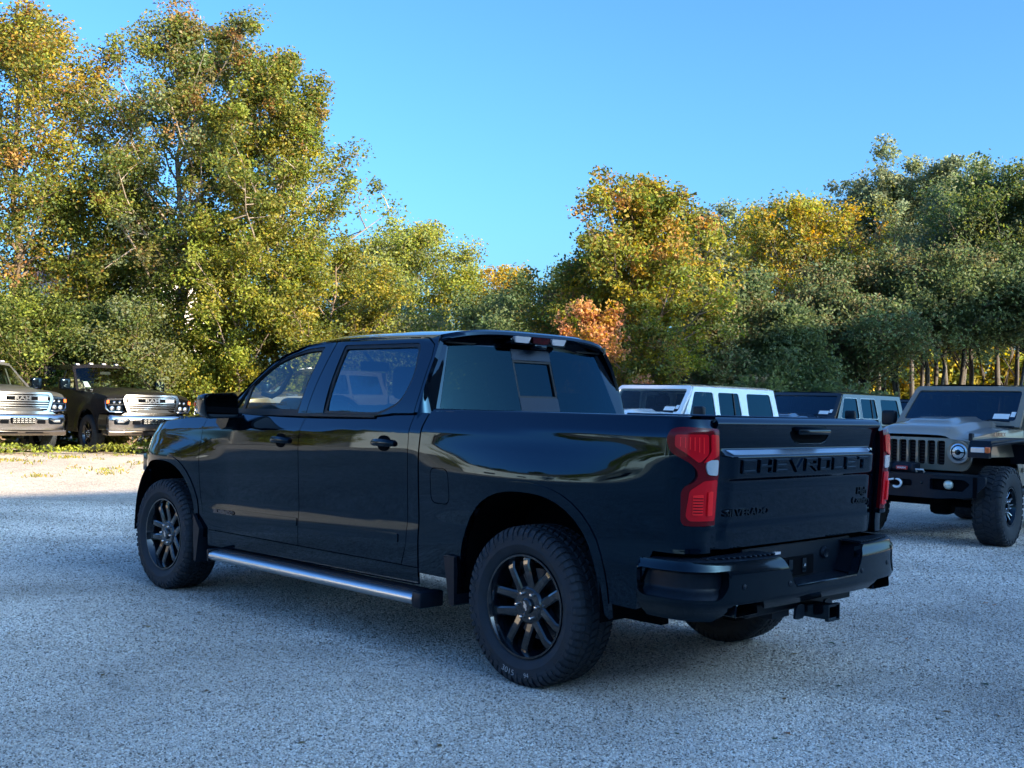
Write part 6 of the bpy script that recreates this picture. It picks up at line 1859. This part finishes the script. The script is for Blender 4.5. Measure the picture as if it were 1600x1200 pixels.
        build('wheel_liner', box(1.0, 1.90, min(sg * .50, sg * .53), max(sg * .50, sg * .53), 0.6, 1.15), M['dark_cavity'], T_)
        build('hood_latch', merge(box(1.90, 1.97, sg * 0.655 - 0.02, sg * 0.655 + 0.02, 1.15, 1.25, .008, 1)), BL, T_)
        if detail:
            build('hood_lettering', text_mb('RUBICON', 0.085, lambda a, b, d: ((1.35 - a) if sg > 0 else (1.35 + a), sg * (sy(1.35, 1.25) + 0.004 - 0.0 + d), 1.235 + b * 0.75 + (0.0)), 0.002, 0.001, 1.1), M['dark_paint'], T_)
            build('fender_vent', box(0.93, 0.95 + 0.06, sg * 0.772 - 0.004, sg * 0.772 + 0.004, 1.02, 1.2), BL, T_)
    # hood with scoop
    vv = [math.sin(math.pi / 2 * t) for t in lin(-1, 1, 31)]
    def hood(u, v):
        x = 0.86 + (1.99 - 0.86) * u
        z0 = interp(x, [0.8, 1.3, 1.8, 2.0], [1.30, 1.287, 1.225, 1.15])
        w_ = 1 - abs(v) ** 3
        b = 0.062 * smooth01((0.68 - abs(v)) / 0.13)
        s_ = 0.038 * smooth01((0.40 - abs(v)) / 0.07) * smooth01((x - 1.15) / 0.1 if False else (1.62 - x) / 0.06)
        return Vector((x + 0.02 * u * w_, sy(x, 1.2) * v * 0.998, z0 + 0.035 * w_ + b * (0.5 + 0.5 * smooth01((1.97 - x) / 0.25)) + s_))
    surface('hood', hood, lin(0, 1, 26), vv, P, T_)
    build('hood_scoop_opening', box(1.60, 1.648, -0.25, 0.25, 1.305, 1.335), M['dark_cavity'], T_)
    # roof
    def roof(u, v):
        x = -2.05 + 2.47 * u
        return Vector((x + 0.05 * u * (1 - v * v), sy(x if x < .9 else .9, 1.79) * v, 1.788 + 0.055 * (1 - abs(v) ** 5) - 0.015 * u ** 4))
    surface('roof', roof, lin(0, 1, 10), vv, TP if top != 'olive_paint' else M['dark_paint'], T_)
    for x in (-0.30,):
        build('roof_seam', tube([(x, y, roof((x + 2.05) / 2.47, y / .69).z + 0.002) for y in lin(-0.66, 0.66, 9)], 0.006, 4), M['rubber_seal'], T_)
    # windshield frame
    def wmap(a, b):
        t = (b - 1.33) / 0.47
        return Vector((0.86 - 0.44 * t + 0.05 * (1 - (a / .75) ** 2), a, b))
    hw = 0.765
    wo = round_poly([(-hw, 1.315), (hw, 1.315), (0.695, 1.80), (-0.695, 1.80)], [0.01, 0.01, 0.06, 0.06])
    wi = round_poly([(-0.685, 1.385), (0.685, 1.385), (0.640, 1.745), (-0.640, 1.745)], 0.04)
    panel('windshield_frame', wo, wmap, P, T_, holes=[wi], step=0.25, off=0.012, thick=0.05)
    panel('windshield', wi, wmap, M['tinted_glass'] if paint != 'white_paint' else M['front_glass'], T_, step=0.25, off=0.0, thick=0)
    build('cowl', box(0.80, 0.95, -0.70, 0.70, 1.315, 1.335), BL, T_)
    for yy in (-0.30, 0.25):
        build('wiper', tube([(0.93, yy, 1.345), (0.885, yy + 0.16, 1.40), (0.89, yy + 0.40, 1.385)], 0.009, 5), BL, T_)
    for (ya, yb, za, zb) in ((0.42, 0.60, 1.415, 1.475), (0.61, 0.66, 1.44, 1.50)):
        build('windshield_label', prism([(ya, za), (yb, za), (yb, zb), (ya, zb)], lambda a, b, d: tuple(wmap(a, b) + Vector((0.006 - d, 0, 0))), 0.003), M['paper_label'], T_)
    # grille: painted face with seven slots
    def gm(a, b):
        return Vector((1.995 - 0.10 * abs(b - 1.06) * (1 if b > 1.06 else 0.4) - 0.03 * (a / .66) ** 2, a, b))
    go_ = round_poly([(-0.68, 1.185), (0.68, 1.185), (0.69, 1.10), (0.655, 0.90), (0.60, 0.825), (-0.60, 0.825), (-0.655, 0.90), (-0.69, 1.10)], 0.04)
    slots = []
    for k in range(7):
        yc = (k - 3) * 0.112
        slots.append(round_poly([(yc - 0.043, 0.885), (yc + 0.043, 0.885), (yc + 0.046, 1.155), (yc - 0.046, 1.155)], 0.025, 3))
    lamps = [[(s * 0.545 + 0.105 * math.cos(2 * math.pi * i / 20), 1.035 + 0.105 * math.sin(2 * math.pi * i / 20)) for i in range(20)] for s in (1, -1)]
    gr = panel('grille', go_, gm, P, T_, holes=slots, step=0.2, off=0.0, thick=0.05)
    build('grille_backing', box(1.90, 1.935, -0.46, 0.46, 0.86, 1.17), M['dark_cavity'], gr)
    for k, sl in enumerate(slots):
        yc = (k - 3) * 0.112
        so = [(yc + (p[0] - yc) * 1.12, 1.02 + (p[1] - 1.02) * 1.035) for p in sl]
        panel('slot_trim', so, gm, M[line] if line else M['brushed_steel'], gr, holes=[sl], step=0.3, off=0.004, thick=0.004)
        if detail:
            build('slot_mesh', merge(*[box(1.945, 1.955, yc - 0.04, yc + 0.04, 0.90 + 0.035 * j, 0.912 + 0.035 * j) for j in range(7)]), BL, gr)
    # front bumper, winch and hook
    def bm_(u, v):
        z = 0.80 - 0.27 * u
        xx = 2.30 - 0.16 * max(0, abs(v) - 0.45) ** 1.2 * 1.6 - 0.03 * u
        return Vector((xx, 0.93 * v, z - 0.0))
    bs = round_poly([(-0.93, 0.79), (0.93, 0.79), (0.93, 0.70), (0.80, 0.56), (0.45, 0.53), (-0.45, 0.53), (-0.80, 0.56), (-0.93, 0.70)], 0.03)
    bmap = lambda a, b: Vector((2.30 - 0.22 * max(0, abs(a) - 0.42) ** 1.2, a, b))
    pocks = [round_poly([(s * 0.36, 0.745), (s * 0.72, 0.745), (s * 0.78, 0.70), (s * 0.70, 0.615), (s * 0.36, 0.625)], 0.02, 3) for s in (1, -1)]
    winhole = round_poly([(-0.14, 0.72), (0.14, 0.72), (0.14, 0.65), (-0.14, 0.65)], 0.02, 3)
    bu = panel('front_bumper', bs, bmap, BL, T_, holes=pocks + [winhole], step=0.12, thick=0.09)
    build('bumper_top', MB().add([(2.30, -0.42, 0.788), (2.19, -0.92, 0.788), (2.0, -0.92, 0.80), (2.0, 0.92, 0.80), (2.19, 0.92, 0.788), (2.30, 0.42, 0.788)], [(0, 5, 4, 3, 2, 1)]), BL, bu)
    build('bumper_core', box(2.02, 2.23, -0.85, 0.85, 0.56, 0.78), M['dark_cavity'], bu)
    for s in (1, -1):
        build('fog_lamp', lathe([(0.0, 0.02), (0.03, 0.018), (0.046, 0.006), (0.052, 0.0), (0.052, -0.03)], 22, 'x'), M['fog_glass'], bu, smooth=True, loc=(2.255, s * 0.545, 0.685))
        build('bumper_bolt', lathe([(0, 0.01), (0.014, 0.008), (0.016, 0)], 10, 'x'), M['gloss_black'], bu, loc=(2.302, s * 0.27, 0.69))
    if detail:
        build('winch', merge(tube([(2.18, -0.16, 0.835), (2.18, 0.16, 0.835)], 0.055, 14), box(2.12, 2.26, -0.17, -0.12, 0.79, 0.90, .015), box(2.12, 2.26, 0.12, 0.17, 0.79, 0.90, .015), box(2.10, 2.20, -0.12, 0.14, 0.87, 0.905, .012)), BL, T_, smooth=True, angle=40)
        build('winch_label', box(2.235, 2.262, -0.055, 0.075, 0.822, 0.862, 0.004, 1), M['red_plastic'], T_)
        build('winch_lettering', text_mb('WARN', 0.030, lambda a, b, d: (2.263 + d, 0.01 + a, 0.842 + b), 0.001, 0.0006, 1.1), M['paper_label'], T_)
        hk = [(2.33, -0.01 + 0.055 * math.cos(t), 0.672 + 0.045 * math.sin(t)) for t in lin(-2.4, 1.9, 12)]
        build('winch_hook', merge(tube(hk, [0.010] + [0.014] * 9 + [0.010, 0.005], 8), tube([(2.32, -0.05, 0.715), (2.32, -0.12, 0.700), (2.31, -0.13, 0.68)], 0.012, 8)), M['white_paint'], T_, smooth=True)
        build('fairlead', box(2.302, 2.318, -0.15, 0.15, 0.655, 0.715, 0.01), M['dark_cavity'], T_)
        build('tow_loop', tube([(2.28, 0.20, 0.80), (2.30, 0.20, 0.835), (2.29, 0.28, 0.835), (2.27, 0.28, 0.80)], 0.012, 6), M['silver_paint'], T_, smooth=True)
    build('underbody', merge(box(-2.1, 2.1, -0.42, 0.42, 0.52, 0.66), box(-2.0, 0.85, -0.74, 0.74, 0.58, 0.68), box(1.0, 1.92, -0.5, 0.5, 0.6, 1.1), tube([(1.55, -0.7, 0.44), (1.55, 0.7, 0.44)], 0.045), tube([(-1.46, -0.7, 0.44), (-1.46, 0.7, 0.44)], 0.045), box(1.45, 1.68, 0.05, 0.30, 0.30, 0.56, .06)), M['dark_cavity'], T_)
    build('tailgate', box(-2.16, -2.12, -0.76, 0.76, 0.68, 1.295), P, T_)
    build('rear_window', MB().add([(-2.125, -0.72, 1.30), (-2.125, 0.72, 1.30), (-2.04, 0.66, 1.79), (-2.04, -0.66, 1.79)], [(0, 1, 2, 3)]), M['privacy_glass'], T_)
    build('spare_wheel', lathe([(0.0, -0.02), (0.2, 0.0), (0.24, 0.0), (0.30, 0.03), (0.42, 0.02), (0.445, -0.06), (0.445, -0.2), (0.40, -0.27), (0.1, -0.27)], 32, 'x'), M['tyre_rubber'], T_, smooth=True, angle=35, loc=(-2.2, 0, 1.0)) if detail else None
    # cabin
    build('dashboard', box(0.55, 0.85, -0.70, 0.70, 1.05, 1.34, .04), M['interior_dark'], T_)
    for yc in (0.36, -0.36):
        s_ = build('front_seat', merge(box(-0.25, 0.25, yc - .24, yc + .24, .82, .97, .05), box(-0.38, -0.2, yc - .23, yc + .23, .95, 1.48, .05)), M['interior_dark'], T_, smooth=True, angle=50)
        build('headrest', box(-0.34, -0.24, yc - .12, yc + .12, 1.50, 1.66, .04), M['interior_dark'], s_, smooth=True, angle=50)
    build('rear_seat', box(-1.12, -0.98, -.62, .62, .8, 1.5, .05), M['interior_dark'], T_)
    build('roll_bar', merge(tube([(-0.45, -.66, 1.3), (-0.45, -.62, 1.74), (-0.45, .62, 1.74), (-0.45, .66, 1.3)], 0.03, 6), tube([(-0.45, .60, 1.74), (0.4, .60, 1.76)], 0.025, 6), tube([(-0.45, -.60, 1.74), (0.4, -.60, 1.76)], 0.025, 6)), M['interior_dark'], T_)
    build('rear_view_mirror', box(0.50, 0.53, -0.11, 0.11, 1.64, 1.70, .01), M['interior_dark'], T_)
    return T_

gj = 'off-road cars parked nose out in a row behind the pickup'
def at_front(x, y, rz):   # origin from the front axle position
    return (x - 1.55 * math.cos(rz), y - 1.55 * math.sin(rz), 0)
rzo = math.radians(89)
make_offroader('olive grey off-road car with black bumper, winch and big tyre at the right edge', at_front(1.76, -7.62, rzo), rzo, 'olive_paint', 'olive_paint', gj, True, 'olive_line', steer=0.10)
rzw = math.radians(92)
make_offroader('white off-road car with a white hard top behind the truck bed', (6.95, -9.15 - 0.42, 0), rzw, 'white_paint', 'white_paint', gj, False)
b_ = make_offroader('black off-road car with a pale reflecting roof between the white and the olive one', (6.87, -13.7 - 0.42, 0), rzw, 'dark_paint', 'dark_paint', gj, False, 'silver_paint')
xx, yy = pos(1436, 27.5)
c = copy_tree(b_)
c.location = (xx, yy, 0); c['label'] = 'dark off-road car farthest back, only its roof showing beside the olive one'
